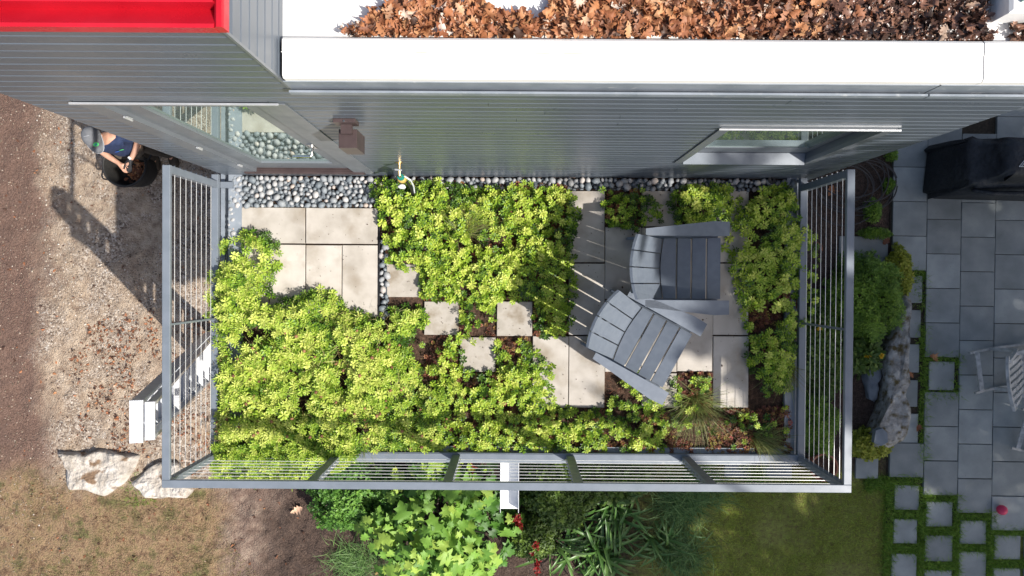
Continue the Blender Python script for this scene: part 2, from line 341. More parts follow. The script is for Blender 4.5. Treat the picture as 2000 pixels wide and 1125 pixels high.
# ground: soil, gravel, mulch and thin turf mixed by soft noisy masks of position
def ground_mat():
    m = bpy.data.materials.new('bare_ground'); m.use_nodes = True; n = m.node_tree; N = n.nodes; Lk = n.links.new
    b = N['Principled BSDF']; b.inputs['Roughness'].default_value = .95
    tc = N.new('ShaderNodeTexCoord'); sp = N.new('ShaderNodeSeparateXYZ'); Lk(tc.outputs['Object'], sp.inputs[0])
    def noise(s, d=5, r=.6):
        q = N.new('ShaderNodeTexNoise'); q.inputs['Scale'].default_value = s; q.inputs['Detail'].default_value = d; q.inputs['Roughness'].default_value = r; Lk(tc.outputs['Object'], q.inputs['Vector']); return q.outputs['Fac']
    def math_(op, a, bb):
        q = N.new('ShaderNodeMath'); q.operation = op
        for i, x in enumerate((a, bb)):
            if isinstance(x, (int, float)): q.inputs[i].default_value = x
            else: Lk(x, q.inputs[i])
        return q.outputs[0]
    def rng_(x, a, bb):
        q = N.new('ShaderNodeMapRange'); q.interpolation_type = 'SMOOTHSTEP'; Lk(x, q.inputs[0]); q.inputs[1].default_value = a; q.inputs[2].default_value = bb; return q.outputs[0]
    def ramp(f, st):
        q = N.new('ShaderNodeValToRGB'); e = q.color_ramp.elements
        while len(e) < len(st): e.new(.5)
        for i, (p, c) in enumerate(st): e[i].position = p; e[i].color = (*c, 1)
        Lk(f, q.inputs[0]); return q.outputs[0]
    def mix(f, a, c):
        q = N.new('ShaderNodeMixRGB'); Lk(f, q.inputs[0]); Lk(a, q.inputs[1]); Lk(c, q.inputs[2]); return q.outputs[0]
    wob = math_('MULTIPLY', math_('SUBTRACT', noise(1.3, 6), .5), 1.3)
    X = math_('ADD', sp.outputs[0], wob); Y = math_('ADD', sp.outputs[1], wob)
    vo = N.new('ShaderNodeTexVoronoi'); vo.inputs['Scale'].default_value = 46; Lk(tc.outputs['Object'], vo.inputs['Vector'])
    sepc = N.new('ShaderNodeSeparateXYZ'); Lk(vo.outputs['Color'], sepc.inputs[0])
    gravel = ramp(sepc.outputs[0], [(0, (.13, .09, .065)), (.35, (.33, .255, .195)), (.7, (.50, .41, .325)), (.93, (.58, .50, .42)), (1, (.70, .64, .57))])
    sand = ramp(noise(9, 8), [(.3, (.24, .165, .115)), (.5, (.45, .345, .25)), (.7, (.60, .49, .375))])
    gravel = mix(rng_(noise(2.1, 5), .40, .56), gravel, sand)
    brown = ramp(noise(34, 8, .75), [(.28, (.075, .042, .031)), (.5, (.18, .108, .080)), (.66, (.25, .16, .122)), (.8, (.38, .29, .24))])
    turf = ramp(noise(8, 9, .8), [(.3, (.06, .033, .02)), (.42, (.19, .115, .065)), (.52, (.34, .23, .13)), (.60, (.22, .16, .075)), (.68, (.14, .15, .05)), (.8, (.08, .05, .03))])
    turf = mix(rng_(noise(2.4, 7, .72), .50, .63), turf, ramp(noise(19, 7, .75), [(.3, (.05, .035, .018)), (.5, (.13, .115, .042)), (.68, (.20, .21, .07)), (.8, (.28, .19, .11))]))
    turf = mix(rng_(noise(1.7, 7, .72), .56, .66), turf, ramp(noise(15, 7, .75), [(.3, (.11, .065, .04)), (.5, (.27, .165, .10)), (.7, (.42, .29, .19))]))
    mulch = ramp(noise(26, 8, .75), [(.3, (.03, .019, .014)), (.5, (.085, .054, .040)), (.66, (.14, .095, .072)), (.82, (.25, .19, .155))])
    clay = ramp(noise(7, 9, .78), [(.3, (.10, .06, .045)), (.47, (.22, .15, .115)), (.6, (.34, .255, .195)), (.75, (.42, .33, .26))])
    green = ramp(noise(22, 7, .7), [(.3, (.15, .11, .04)), (.5, (.24, .25, .055)), (.7, (.31, .39, .065))])
    c = mix(rng_(X, -6.65, -6.05), brown, gravel)                       # trodden earth at the left, gravel by the house
    c = mix(rng_(math_('MULTIPLY', Y, -1), 2.5, 3.0), c, turf)          # thin dry turf below the limestone blocks
    c = mix(math_('MULTIPLY', rng_(X, -4.25, -3.75), rng_(math_('MULTIPLY', Y, -1), 1.6, 2.3)), c, clay)
    c = mix(math_('MULTIPLY', rng_(X, -3.55, -3.0), rng_(math_('MULTIPLY', Y, -1), 1.9, 2.4)), c, mulch)
    c = mix(rng_(X, -2.6, -1.9), c, mulch)
    c = mix(math_('MULTIPLY', rng_(X, 1.2, 2.2), rng_(math_('MULTIPLY', Y, -1), 2.3, 2.7)), c, green)
    Lk(c, b.inputs['Base Color'])
    bp = N.new('ShaderNodeBump'); bp.inputs['Strength'].default_value = 1.; bp.inputs['Distance'].default_value = .035
    Lk(math_('ADD', noise(60, 6, .7), math_('MULTIPLY', vo.outputs['Distance'], -.5)), bp.inputs['Height']); Lk(bp.outputs[0], b.inputs['Normal'])
    return m
M['ground'] = ground_mat()

# ------------------------------------------------------------------ ground
far = [-200, -80, -35, -18, -12]
gx = np.array(far+list(np.arange(-9, 9.01, .055))+[-v for v in far[::-1]]); gy = np.array(far+list(np.arange(-6, 5, .055))+[-v for v in far[::-1]])
XX, YY = np.meshgrid(gx, gy)
def ground_h(x, y):
    k = np.clip((3.0-x)/1.0, 0, 1)
    h = (vnoise(x, y, 1.2, 1)-.5)*.10+(vnoise(x, y, 4, 2)-.5)*.05+(vnoise(x, y, 13, 3)-.5)*.045*(1+1.2*((x > -4.3) & (y < -1.9)))
    return GZ-.045+h*k*.8+(vnoise(x, y, 9, 4)-.5)*.015
ZZ = ground_h(XX, YY); nx, ny = len(gx), len(gy)
V = np.stack([XX.ravel(), YY.ravel(), ZZ.ravel()], 1)
ii, jj = np.meshgrid(np.arange(ny-1), np.arange(nx-1), indexing='ij'); a = (ii*nx+jj).ravel()
T = np.concatenate([np.stack([a, a+1, a+nx+1], 1), np.stack([a, a+nx+1, a+nx], 1)])
tag(put('ground', mesh_np('ground', V, T, smooth=True), M['ground']), kind='structure')
def gpt(u, v):
    p = at(u, v, GZ-.04); return p

# patio of bluestone
patio = thing('patio', None, None, (5, 0, GZ)); patio['kind'] = 'structure'
PR = R(-.45)
slab_cache = {}
def slab(wd, d, h, ch=.004, m=''):
    k = (round(wd, 3), round(d, 3), round(h, 3), m)
    if k not in slab_cache: slab_cache[k] = MB().box(-wd/2, wd/2, -d/2, d/2, -h, 0, ch=ch).mesh('paver')
    return slab_cache[k]
S_ = 67.4; g = (HC-GZ)/F
def bpaver(u0, v0, u1, v1, m='blue', dz=0):
    c = at((u0+u1)/2, (v0+v1)/2, GZ)
    put('paver', slab(round((u1-u0)*g-.008, 3), round((v1-v0)*g-.008, 3), .05), M[m], patio, (c.x, c.y, GZ+dz+random.uniform(-.003, .003)), (random.uniform(-.004, .004), random.uniform(-.004, .004), PR+random.uniform(-.004, .004)))
for k, (u0, ph) in enumerate([(1744, 393.5), (1811, 428.5), (1878, 395.8), (1945, 430), (2012, 396), (2079, 430), (2146, 396)]):
    for i in range(-5, 12):
        v0 = ph+i*S_; v1 = v0+S_
        uo = u0+(400-(v0+v1)/2)*.0135
        if v1 < 205: continue
        if k == 0 and (v0 > 500 and v0 < 840 or v1 > 945 or v1 < 250): continue
        if k == 1 and (v0 < 225 or 690 < (v0+v1)/2 < 765 or v1 > 975): continue
        if k == 2 and (v0 < 215 or v1 > 1010): continue
        if k == 3 and v1 > 1040: continue
        bpaver(uo, v0, uo+67, v1)
for (u0, v0, u1, v1) in [(1748, 948, 1797, 997), (1746, 1014, 1793, 1063), (1810, 980, 1862, 1030), (1807, 1046, 1862, 1098), (1876, 1017, 1928, 1064), (1874, 1078, 1928, 1128), (1943, 1046, 1995, 1094), (1806, 1114, 1860, 1164), (1742, 1082, 1792, 1132), (1815, 706, 1866, 763), (1941, 1110, 1994, 1160),
                         (1737, 538, 1803, 592), (1735, 605, 1800, 660), (1735, 672, 1797, 728), (1733, 742, 1794, 795), (1732, 808, 1795, 866), (1672, 895, 1717, 936), (1640, 461, 1736, 516), (1490, 905, 1548, 935), (1415, 903, 1468, 934), (1400, 965, 1400, 965)]:
    if u1 > u0: bpaver(u0, v0, u1, v1, dz=-.012)
B0 = at(1737, 225, GZ); B1 = at(2200, 1040, GZ)
tag(MB().box(at(1742, 300, GZ).x, B1.x, at(1900, 1025, GZ).y, B0.y-.02, GZ-.07, GZ-.034).build('joint_bed', M['joint'], patio), kind='stuff')

# ------------------------------------------------------------------ house
YW = .885; XL, XR, XT = -2.43, 2.50, -1.03
house = thing('house', 'grey board clad house with white flat roof and red upper roof above the planted terrace', 'house', (0, 3, GZ))
DX0, DX1, DZ1 = -2.19, -1.21, 2.44          # door opening
WX0, WX1, WZ0, WZ1 = 1.22, 2.10, .811, 1.93   # window opening
wall = MB()
yb = YW+.004
for (x0, x1, z0, z1) in [(XL, DX0, GZ, 3.44), (DX0, DX1, GZ, .14), (DX0, DX1, DZ1, 3.44), (DX1, XT, GZ, 3.44), (XT, WX0, GZ, 2.78), (WX0, WX1, GZ, WZ0), (WX0, WX1, WZ1, 2.78), (WX1, XR, GZ, 2.78)]:
    wall.box(x0, x1, yb, yb+.2, z0, z1)
wall.box(XL, XL+.2, yb+.203, 6, GZ, 3.44); wall.box(XR-.2, XR, yb+.203, 6, GZ, 2.78); wall.box(XL, XR, 6.003, 6.2, GZ, 2.78)
wall.box(XT-.2, XT-.004, yb+.203, 6, 2.5, 3.44)
wl = wall.build('wall', M['siding'], house)
BH = .0845; bt = .02
prof = [(0, 0), (-bt+.003, 0), (-bt, .003), (-bt, BH-.010), (-bt+.009, BH-.0015), (0, BH-.0015)]
me = MB().loft([[(x, y, z) for y, z in prof] for x in (0, 1)]).mesh('siding_board')
me.materials.append(M['siding'])
def board(x0, x1, z):
    put('siding_board', me, None, wl, (x0+.001, YW+.003+random.uniform(0, .0012), z), None, (x1-x0-.002, 1, 1))
nb = int(3.5/BH)+2
for k in range(-3, nb):
    z = .02+k*BH; zt = z+BH
    if zt > 3.49: break
    segs = [(XL, XT if z > 2.74 else XR)]
    if z < DZ1+.03 and zt > .13: segs = [(XL, DX0-.0)]+[(DX1, segs[0][1])]
    out = []
    for (p, q) in segs:
        if q > 2 and z < WZ1+.03 and zt > WZ0-.03: out += [(p, WX0-.06), (WX1+.06, q)]
        else: out.append((p, q))
    for (p, q) in out:
        if q-p > 2.6:
            s = random.uniform(p+.8, q-.8); board(p, s, z); board(s, q, z)
        else: board(p, q, z)
# right face of the upper storey
me2 = MB().loft([[(-y, x, z) for y, z in prof] for x in (0, 1)]).mesh('siding_board'); me2.materials.append(M['siding'])
for k in range(0, 9):
    z = 2.74+k*BH
    if z+BH > 3.5: break
    put('siding_board', me2, None, wl, (XT-.003, YW-.012, z), None, (1, 4.2, 1))
MB().box(XT+.006, XT+.0185, YW-.0245, YW-.0125, 2.75, 3.47).build('corner_trim', M['trim'], wl)

# lower roof: coping, gutter, membrane, skylight kerb
zc = 2.91; cy0 = YW-.022; cy1 = YW+.152
def coping(x0, x1, name='coping', dz=0):
    MB().loft([[(x, cy0, zc-.05), (x, cy0, zc-.012+dz), (x, cy0+.012, zc+dz), (x, cy1-.065, zc+dz), (x, cy1-.055, zc+.005+dz), (x, cy1-.012, zc+.004+dz), (x, cy1, zc-.008+dz), (x, cy1, zc-.06)] for x in (x0, x1)]).build(name, M['white'], house)
coping(XT+.034, 2.0); coping(2.004, XR+.05, 'coping', .003)
MB().box(XT+.03, 1.99, cy1-.067, cy1-.0635, zc+.0005, zc+.004).build('coping_seam', M['grime'], house)
def gutter(x0, x1):
    MB().loft([[(x, YW-.05, 2.735), (x, YW-.05, 2.775), (x, YW-.040, 2.775), (x, YW-.038, 2.742), (x, YW-.026, 2.742), (x, YW-.026, 2.86), (x, YW-.0215, 2.86), (x, YW-.0215, 2.735)] for x in (x0, x1)]).build('gutter', M['flash'], house)
gutter(XT+.02, 1.845); gutter(1.853, XR+.06)
roofm = MB().box(XT+.003, XR-.003, cy1+.002, 6, 2.80, 2.852).build('roof_membrane', M['white'], house)
sk_ = MB().box(2.06, XR-.02, 1.13, 1.9, 2.853, 2.99, ch=.012).build('skylight_kerb', M['white'], house)
MB().box(2.10, XR-.06, 1.17, 1.86, 2.991, 3.005).build('skylight_pane', M['glass'], sk_)

# red upper roof
rz = 3.53; rxr = XT+.035; ry = YW-.03
rr = MB()
rr.loft([[(x, ry, rz-.05), (x, ry, rz), (x, ry+.013, rz+.003), (x, ry+.080, rz-.046), (x, ry+.083, rz+.012), (x, ry+.090, rz+.014), (x, ry+.094, rz-.004), (x, ry+.20, rz-.002), (x, 6, rz+.05), (x, 6, rz-.05)] for x in (XL-.06, rxr-.032)])
rr.build('red_roof', M['red'], house)
MB().loft([[(rxr-.031, y, rz-.05), (rxr-.031, y, z1-.008), (rxr-.022, y, z1), (rxr-.004, y, z1), (rxr, y, z1-.01), (rxr, y, rz-.05)] for y, z1 in ((ry+.001, rz+.006), (6, rz+.05))]).build('roof_edge', M['red'], house)
MB().box(rxr-.085, rxr-.032, ry+.09, ry+.13, rz-.004, rz+.016, ch=.004).build('roof_end_cap', M['red'], house)

# glass door
door = put('door', MB().box(DX0+.002, DX0+.105, YW-.018, YW+.06, .2, DZ1-.002).box(DX1-.085, DX1-.002, YW-.018, YW+.06, .2, DZ1-.002).box(DX0+.106, DX1-.086, YW-.018, YW+.06, DZ1-.07, DZ1-.002).mesh('door'), M['trim'], house)
gy0 = YW+.03
MB().box(-2.08, -1.955, gy0-.02, gy0+.03, .24, 2.36).box(-1.40, -1.298, gy0-.02, gy0+.03, .24, 2.36).box(-1.954, -1.401, gy0-.02, gy0+.03, .24, .47).box(-1.954, -1.401, gy0-.02, gy0+.03, 2.26, 2.36).build('door_leaf', M['trim'], door)
MB().box(-1.953, -1.402, gy0-.004, gy0+.004, .472, 2.258).build('pane', M['glass'], door)
MB().box(DX0+.004, DX1-.004, YW-.03, YW+.058, .142, .198).box(DX0+.1, DX1-.09, YW-.024, YW-.012, .199, .206).box(DX0+.1, DX1-.09, YW, YW+.004, .199, .206).build('threshold', M['brown'], door)
for z in (.55, 1.25, 2.12):
    MB().tube([(-2.085, YW-.026, z-.04), (-2.085, YW-.026, z+.04)], .006, 8).box(-2.098, -2.072, YW-.023, YW-.0185, z-.025, z+.025).build('hinge', M['alu'], door, smooth=False)
MB().box(-1.372, -1.335, gy0-.028, gy0-.021, 1.12, 1.26).tube([(-1.353, gy0-.026, 1.2), (-1.353, gy0-.085, 1.2), (-1.36, gy0-.092, 1.2), (-1.48, gy0-.092, 1.2)], .0095, 8).build('handle', M['steel'], door)
MB().box(DX0-.0, DX1+.05, YW-.034, YW-.0235, DZ1+.016, DZ1+.0275).build('head_flashing', M['alu'], door)
MB().box(DX1+.0005, DX1+.075, YW-.0225, YW-.0175, .142, DZ1).build('casing', M['trim'], door)
# window
win = put('window', MB().box(WX0-.058, WX0-.001, YW-.024, YW+.05, WZ0-.028, WZ1+.02).box(WX1+.001, WX1+.058, YW-.024, YW+.05, WZ0-.028, WZ1+.02).box(WX0, WX1, YW-.024, YW+.04, WZ1-.002, WZ1+.02).mesh('window'), M['trim'], house)
MB().loft([[(x, YW-.035, WZ0-.02), (x, YW-.035, WZ0-.005), (x, YW+.046, WZ0+.016), (x, YW+.046, WZ0-.02)] for x in (WX0+.002, WX1-.002)]).build('sill', M['rail'], win)
wy = YW+.048
MB().box(WX0+.002, WX0+.05, wy, wy+.05, WZ0+.02, WZ1-.004).box(WX1-.05, WX1-.002, wy, wy+.05, WZ0+.02, WZ1-.004).box(WX0+.051, WX1-.051, wy, wy+.05, WZ0+.02, WZ0+.2).box(WX0+.051, WX1-.051, wy, wy+.05, WZ1-.06, WZ1-.004).build('sash', M['trim'], win)
MB().box(WX0+.0515, WX1-.0515, wy+.006, wy+.012, WZ0+.201, WZ1-.061).build('pane', M['glass'], win)
MB().box(WX0-.07, WX1+.07, YW-.034, YW-.0245, WZ1+.021, WZ1+.031).build('head_flashing', M['alu'], win)

# wall lamp
lamp = thing('wall_lamp', 'brown square box wall lamp on the grey siding right of the glass door', 'wall lamp', (-.918, .83, 1.8))
xc = -.918
MB().box(xc-.06, xc+.06, YW-.040, YW-.0175, 2.03, 2.13, ch=.002).build('mount_plate', M['brown'], lamp)
MB().box(xc-.03, xc+.03, YW-.09, YW-.0405, 2.045, 2.08).build('arm', M['brown'], lamp)
MB().box(xc-.05, xc+.05, YW-.160, YW-.058, 1.83, 2.04, ch=.002).build('lamp_body', M['brown'], lamp)
MB().tube([(xc, YW-.033, 2.13), (xc, YW-.033, 2.134)], .006, 8).build('screw', M['steel'], lamp)

# garden tap with timer
tap = thing('garden_tap', 'brass wall tap with yellow and green watering timer above the pebbles', 'tap', (-.85, .84, .3))
tx = -.85
MB().tube([(tx, YW-.018, .70), (tx, YW-.022, .70)], .028, 14).tube([(tx, YW-.022, .70), (tx, YW-.08, .70), (tx, YW-.108, .69), (tx, YW-.115, .645)], .011, 8).build('spout', M['brass'], tap)
MB().tube([(tx, YW-.075, .705), (tx, YW-.075, .735)], .007, 8).tube([(tx-.026, YW-.075, .735), (tx+.026, YW-.08, .74)], .007, 8).build('tap_handle', M['alu'], tap)
MB().lathe([(.022, 0), (.026, .01), (.026, .035), (.022, .05)], 16, Matrix.Translation((tx, YW-.115, .60)), capt=True).build('collar', M['teal'], tap)
MB().lathe([(.020, -.05), (.032, -.04), (.035, 0), (.032, .04), (.02, .045)], 18, Matrix.Translation((tx-.005, YW-.115, .54)), capt=True).build('timer_body', M['yellow'], tap, smooth=True)
MB().lathe([(.026, 0), (.030, .012), (.02, .016)], 16, Matrix.Translation((tx-.005, YW-.168, .535)) @ Matrix.Rotation(R(70), 4, 'X'), capt=True).build('dial', M['whitemetal'], tap)
MB().tube([(tx+.005, YW-.115, .48), (tx+.01, YW-.12, .36), (tx+.02, YW-.15, .2), (tx+.015, YW-.19, .08), (tx-.02, YW-.20, .03)], .012, 8).build('hose_tail', M['black'], tap)
MB().tube([(tx+.03, YW-.11, .62), (tx+.055, YW-.12, .5), (tx+.05, YW-.14, .3), (tx+.03, YW-.17, .1)], .007, 6).build('tubing', M['whitemetal'], tap)

# ------------------------------------------------------------------ terrace on the lower storey
tX0, tX1, tY0 = -2.44, 2.415, -1.49      # outer faces of the lower frame
ter = thing('terrace', None, None, (0, 0, GZ)); ter['kind'] = 'structure'
MB().box(tX0+.35, tX1-.35, tY0+.35, YW-.0, GZ-.1, -.28).build('lower_wall', M['siding'], ter)
MB().box(tX0+.006, tX1-.006, tY0+.006, YW-.002, -.27, -.05).build('roof_slab', M['flash'], ter)
MB().box(tX0-.004, tX1+.004, tY0-.05, tY0+.004, -.24, -.03).box(tX0-.03, tX0+.004, tY0+.005, YW-.004, -.24, -.03).box(tX1-.004, tX1+.03, tY0+.005, YW-.004, -.24, -.03).build('fascia', M['flash'], ter)
MB().box(tX0+.055, tX0+.165, tY0+.10, YW-.004, -.049, .022).box(tX1-.14, tX1-.055, tY0+.10, YW-.004, -.049, .022).box(tX0+.055, tX1-.055, tY0+.052, tY0+.099, -.049, .022).build('edge_flashing', M['flash'], ter)
MB().box(tX0+.166, tX1-.141, tY0+.10, YW-.003, -.049, -.018).build('planting_bed', M['soil'], ter)
TP = []
def offpavers(P, m=.006):
    k = np.ones(len(P), bool)
    for a_, b_, c_, d_ in TP: k &= ~((P[:, 0] > a_-m) & (P[:, 0] < c_+m) & (P[:, 1] > b_-m) & (P[:, 1] < d_+m))
    return P[k]
M['paver_old'] = mat('weathered_concrete_paver', [(.25, (.27, .24, .20)), (.5, (.39, .355, .31)), (.75, (.47, .435, .385))], scale=6, detail=8, rough=.8, bump=.3, bscale=80, bdist=.003, rnd=.1, second=(6, .50, .68, (.24, .20, .15)))
def tpaver(u0, v0, u1, v1):
    a_ = at(u0, v0, .012); b_ = at(u1, v1, .012); c = (a_+b_)/2
    mm = 'paver_old' if u1-u0 < 76 and v1-v0 < 76 else 'paver'
    TP.append((a_.x-.004, b_.y-.004, b_.x+.004, a_.y+.004))
    put('paver', slab(round(abs(b_.x-a_.x)-.006, 3), round(abs(a_.y-b_.y)-.006, 3), .05, .003, mm), M[mm], ter, (c.x, c.y, .012+random.uniform(-.001, .001)), (0, 0, random.uniform(-.002, .002)))
for q in [(455, 404, 596, 476), (597, 405, 738, 477), (455, 477, 525, 618), (526, 477, 596, 618), (597, 478, 667, 620), (668, 478, 738, 620), (755, 515, 822, 581), (828, 588, 896, 655), (970, 588, 1040, 657), (898, 658, 968, 727),
          (1111, 372, 1181, 513), (1111, 514, 1181, 655), (1111, 656, 1181, 797), (1040, 656, 1110, 797), (1182, 443, 1252, 585), (1182, 586, 1252, 727), (1253, 372, 1322, 443), (1253, 444, 1322, 585), (1253, 586, 1322, 727), (1253, 728, 1322, 797), (1323, 443, 1392, 585), (1323, 586, 1392, 726), (1393, 372, 1462, 513), (1393, 514, 1462, 655), (1393, 656, 1462, 797)]:
    tpaver(*q)
e0 = at(741, 404, .02); e1 = at(741, 622, .02); e2 = at(1560, 371, .02); e3 = at(1118, 371, .02)
MB().box(e0.x-.005, e0.x+.005, e1.y, e0.y, -.018, .024).box(e3.x, tX1-.141, e2.y-.0, e2.y+.005, -.018, .02).build('edging_strip', M['black'], ter)

# pebbles
pb = thing('pebble_bed', None, None, (0, .8, 0)); pb['kind'] = 'structure'
pm = []
for k in range(6):
    q = MB().ball((0, 0, 0), 1, 1, (1, random.uniform(.68, .92), random.uniform(.45, .62)), .12).mesh('pebble', True); q.materials.append(M['pebble']); pm.append(q)
regs = [[(455, 341), (728, 343), (738, 360), (738, 402), (455, 402)], [(728, 344), (1560, 351), (1535, 372), (1120, 369), (738, 368)], [(744, 470), (756, 470), (756, 622), (744, 622)], [(446, 385), (456, 385), (456, 470), (446, 470)]]
pts = []
cells = {}
for rp in regs:
    pl = wpoly(rp, .02); cand = sample(pl, 9000 if rp is regs[0] or rp is regs[1] else 1500)
    for x, y in cand:
        r = random.choice([.019, .024, .029, .034, .039]); ok = True; ci = (int(x//.07), int(y//.07))
        for dx in (-1, 0, 1):
            for dy in (-1, 0, 1):
                for (a_, b_, c_) in cells.get((ci[0]+dx, ci[1]+dy), ()):
                    if (a_-x)**2+(b_-y)**2 < (.80*(r+c_))**2: ok = False
        if ok: cells.setdefault(ci, []).append((x, y, r)); pts.append((x, y, r))
pts.sort(key=lambda t: -(t[2]+(.004 if t[0] < -.9 else 0)))
for (x, y, r) in pts[:300]:
    put('pebble', random.choice(pm), None, pb, (x, min(y, YW-.03-r*.5), .008+r*.35), (random.uniform(-.3, .3), random.uniform(-.3, .3), random.uniform(0, 6.3)), (r*1.1,)*3)
pv = []
for k in range(5):
    q = MB().ball((0, 0, 0), 1, 1, (1, random.uniform(.68, .92), .55), .12).mesh('t'); v = np.array([w_.co[:] for w_ in q.vertices]); f = np.array([p.vertices[:] for p in q.polygons]); pv.append((v, f))
rest = pts[300:]
lowl = np.concatenate([sample(wpoly(rp, .02), 700) for rp in regs[:2]]+[sample(wpoly(rp, .02), 60) for rp in regs[2:]])
P = np.array([(x, min(y, YW-.03-r*.5), .008+r*.35) for x, y, r in rest]+[(x, min(y, YW-.045), -.008) for x, y in lowl]); S = np.array([r*1.1 for _, _, r in rest]+[.022]*len(lowl))
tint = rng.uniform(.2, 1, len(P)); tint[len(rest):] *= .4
V, T, C = inst(pv, P, S, rng.uniform(0, 6.28, len(P)), rng.uniform(0, 6.28, len(P)), rng.uniform(0, .3, len(P)), tint)
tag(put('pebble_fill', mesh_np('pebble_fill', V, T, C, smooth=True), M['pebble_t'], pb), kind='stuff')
dr = at(1508, 351, .05)
MB().lathe([(.02, 0), (.032, 0), (.032, .05), (.012, .05)], 16, Matrix.Translation((dr.x, dr.y, .0)), capt=False).build('drain_vent', M['black'], ter)

# scupper spout
sp0 = at(977, 998, -.25); sp1 = at(1013, 998, -.25)
scp = thing('rain_spout', 'white metal rain spout sticking out below the front railing', 'rain spout', (0, -1.8, -.3))
MB().box(sp0.x, sp1.x, sp0.y, tY0-.051, -.318, -.314).box(sp0.x, sp0.x+.004, sp0.y, tY0-.051, -.313, -.20).box(sp1.x-.004, sp1.x, sp0.y, tY0-.051, -.313, -.20).build('channel', M['whitemetal'], scp)
MB().box(sp0.x-.025, sp1.x+.025, tY0-.0575, tY0-.0515, -.33, -.17).build('flange', M['whitemetal'], scp)

# cable railing
rail = thing('cable_railing', 'slate blue metal railing with steel cables round three sides of the terrace', 'railing', (0, tY0, 0))
rx0 = at(316, 640, .915).x; rx1 = at(1667, 640, .915).x; ryf = at(1000, 958, .915).y; ryb = at(330, 322, .915).y
zt, rw = .915, .056
MB().box(rx0, rx1, ryf, ryf+rw, zt-.03, zt, ch=.003).build('top_rail', M['rail'], rail)
MB().box(rx0, rx0+rw, ryf+rw+.0005, ryb, zt-.03, zt, ch=.003).build('top_rail', M['rail'], rail)
MB().box(rx1-rw, rx1, ryf+rw+.0005, ryb, zt-.03, zt, ch=.003).build('top_rail', M['rail'], rail)
bz0, bz1 = .05, .095
MB().box(rx0, rx1, ryf, ryf+rw+.012, bz0, bz1, ch=.003).build('bottom_rail', M['rail'], rail)
MB().box(rx0, rx0+rw, ryf+rw+.0125, YW-.024, bz0, bz1, ch=.003).build('bottom_rail', M['rail'], rail)
MB().box(rx1-rw, rx1, ryf+rw+.0125, YW-.024, bz0, bz1, ch=.003).build('bottom_rail', M['rail'], rail)
def post(x0, x1, y0, y1): MB().box(x0, x1, y0, y1, bz1+.0005, zt-.0305, ch=.002).build('post', M['rail'], rail)
fx = []
for (u, lean) in ((608, 1), (874, 1), (1130, 0), (1391, 0)):
    xx = at(u, 943, .88).x; fx.append(xx); post(xx-.033, xx+.033, ryf+.004, ryf+rw-.004)
for xa in (rx0+.002, rx1-rw+.002): post(xa, xa+rw-.004, ryf+.003, ryf+rw-.003); post(xa, xa+rw-.004, ryb-.055, ryb-.002)
ym = at(330, 634, .88).y
post(rx0+.012, rx0+.044, ym-.007, ym+.007); post(rx1-.044, rx1-.012, ym-.012, ym+.002)
for k in range(8):
    z = .165+k*.0885
    MB().tube([(rx0+rw/2, ryf+.01, z), (rx0+rw/2, ryb+.012, z)], .0023, 6).build('cable', M['cable'], rail)
    MB().tube([(rx1-rw/2, ryf+.01, z), (rx1-rw/2, ryb+.012, z)], .0023, 6).build('cable', M['cable'], rail)
    MB().tube([(rx0+.01, ryf+rw/2, z+.003), (rx1-.01, ryf+rw/2, z+.003)], .0023, 6).build('cable', M['cable'], rail)
fit = MB()
for k in range(8):
    z = .165+k*.0885
    for xx in fx: fit.tube([(xx-.045, ryf+rw/2, z+.003), (xx-.031, ryf+rw/2, z+.003)], .007, 6); fit.tube([(xx+.031, ryf+rw/2, z+.003), (xx+.045, ryf+rw/2, z+.003)], .007, 6)
    for xx in (rx0+rw/2, rx1-rw/2): fit.tube([(xx, ryb-.001, z), (xx, ryb+.014, z)], .006, 6)
tag(fit.build('cable_fitting', M['steel'], rail), kind='stuff')
br = at(430, 357, .05)
MB().box(rx0+rw+.001, rx0+.16, ryb-.05, ryb, .0225, .05).build('wall_bracket', M['rail'], rail)

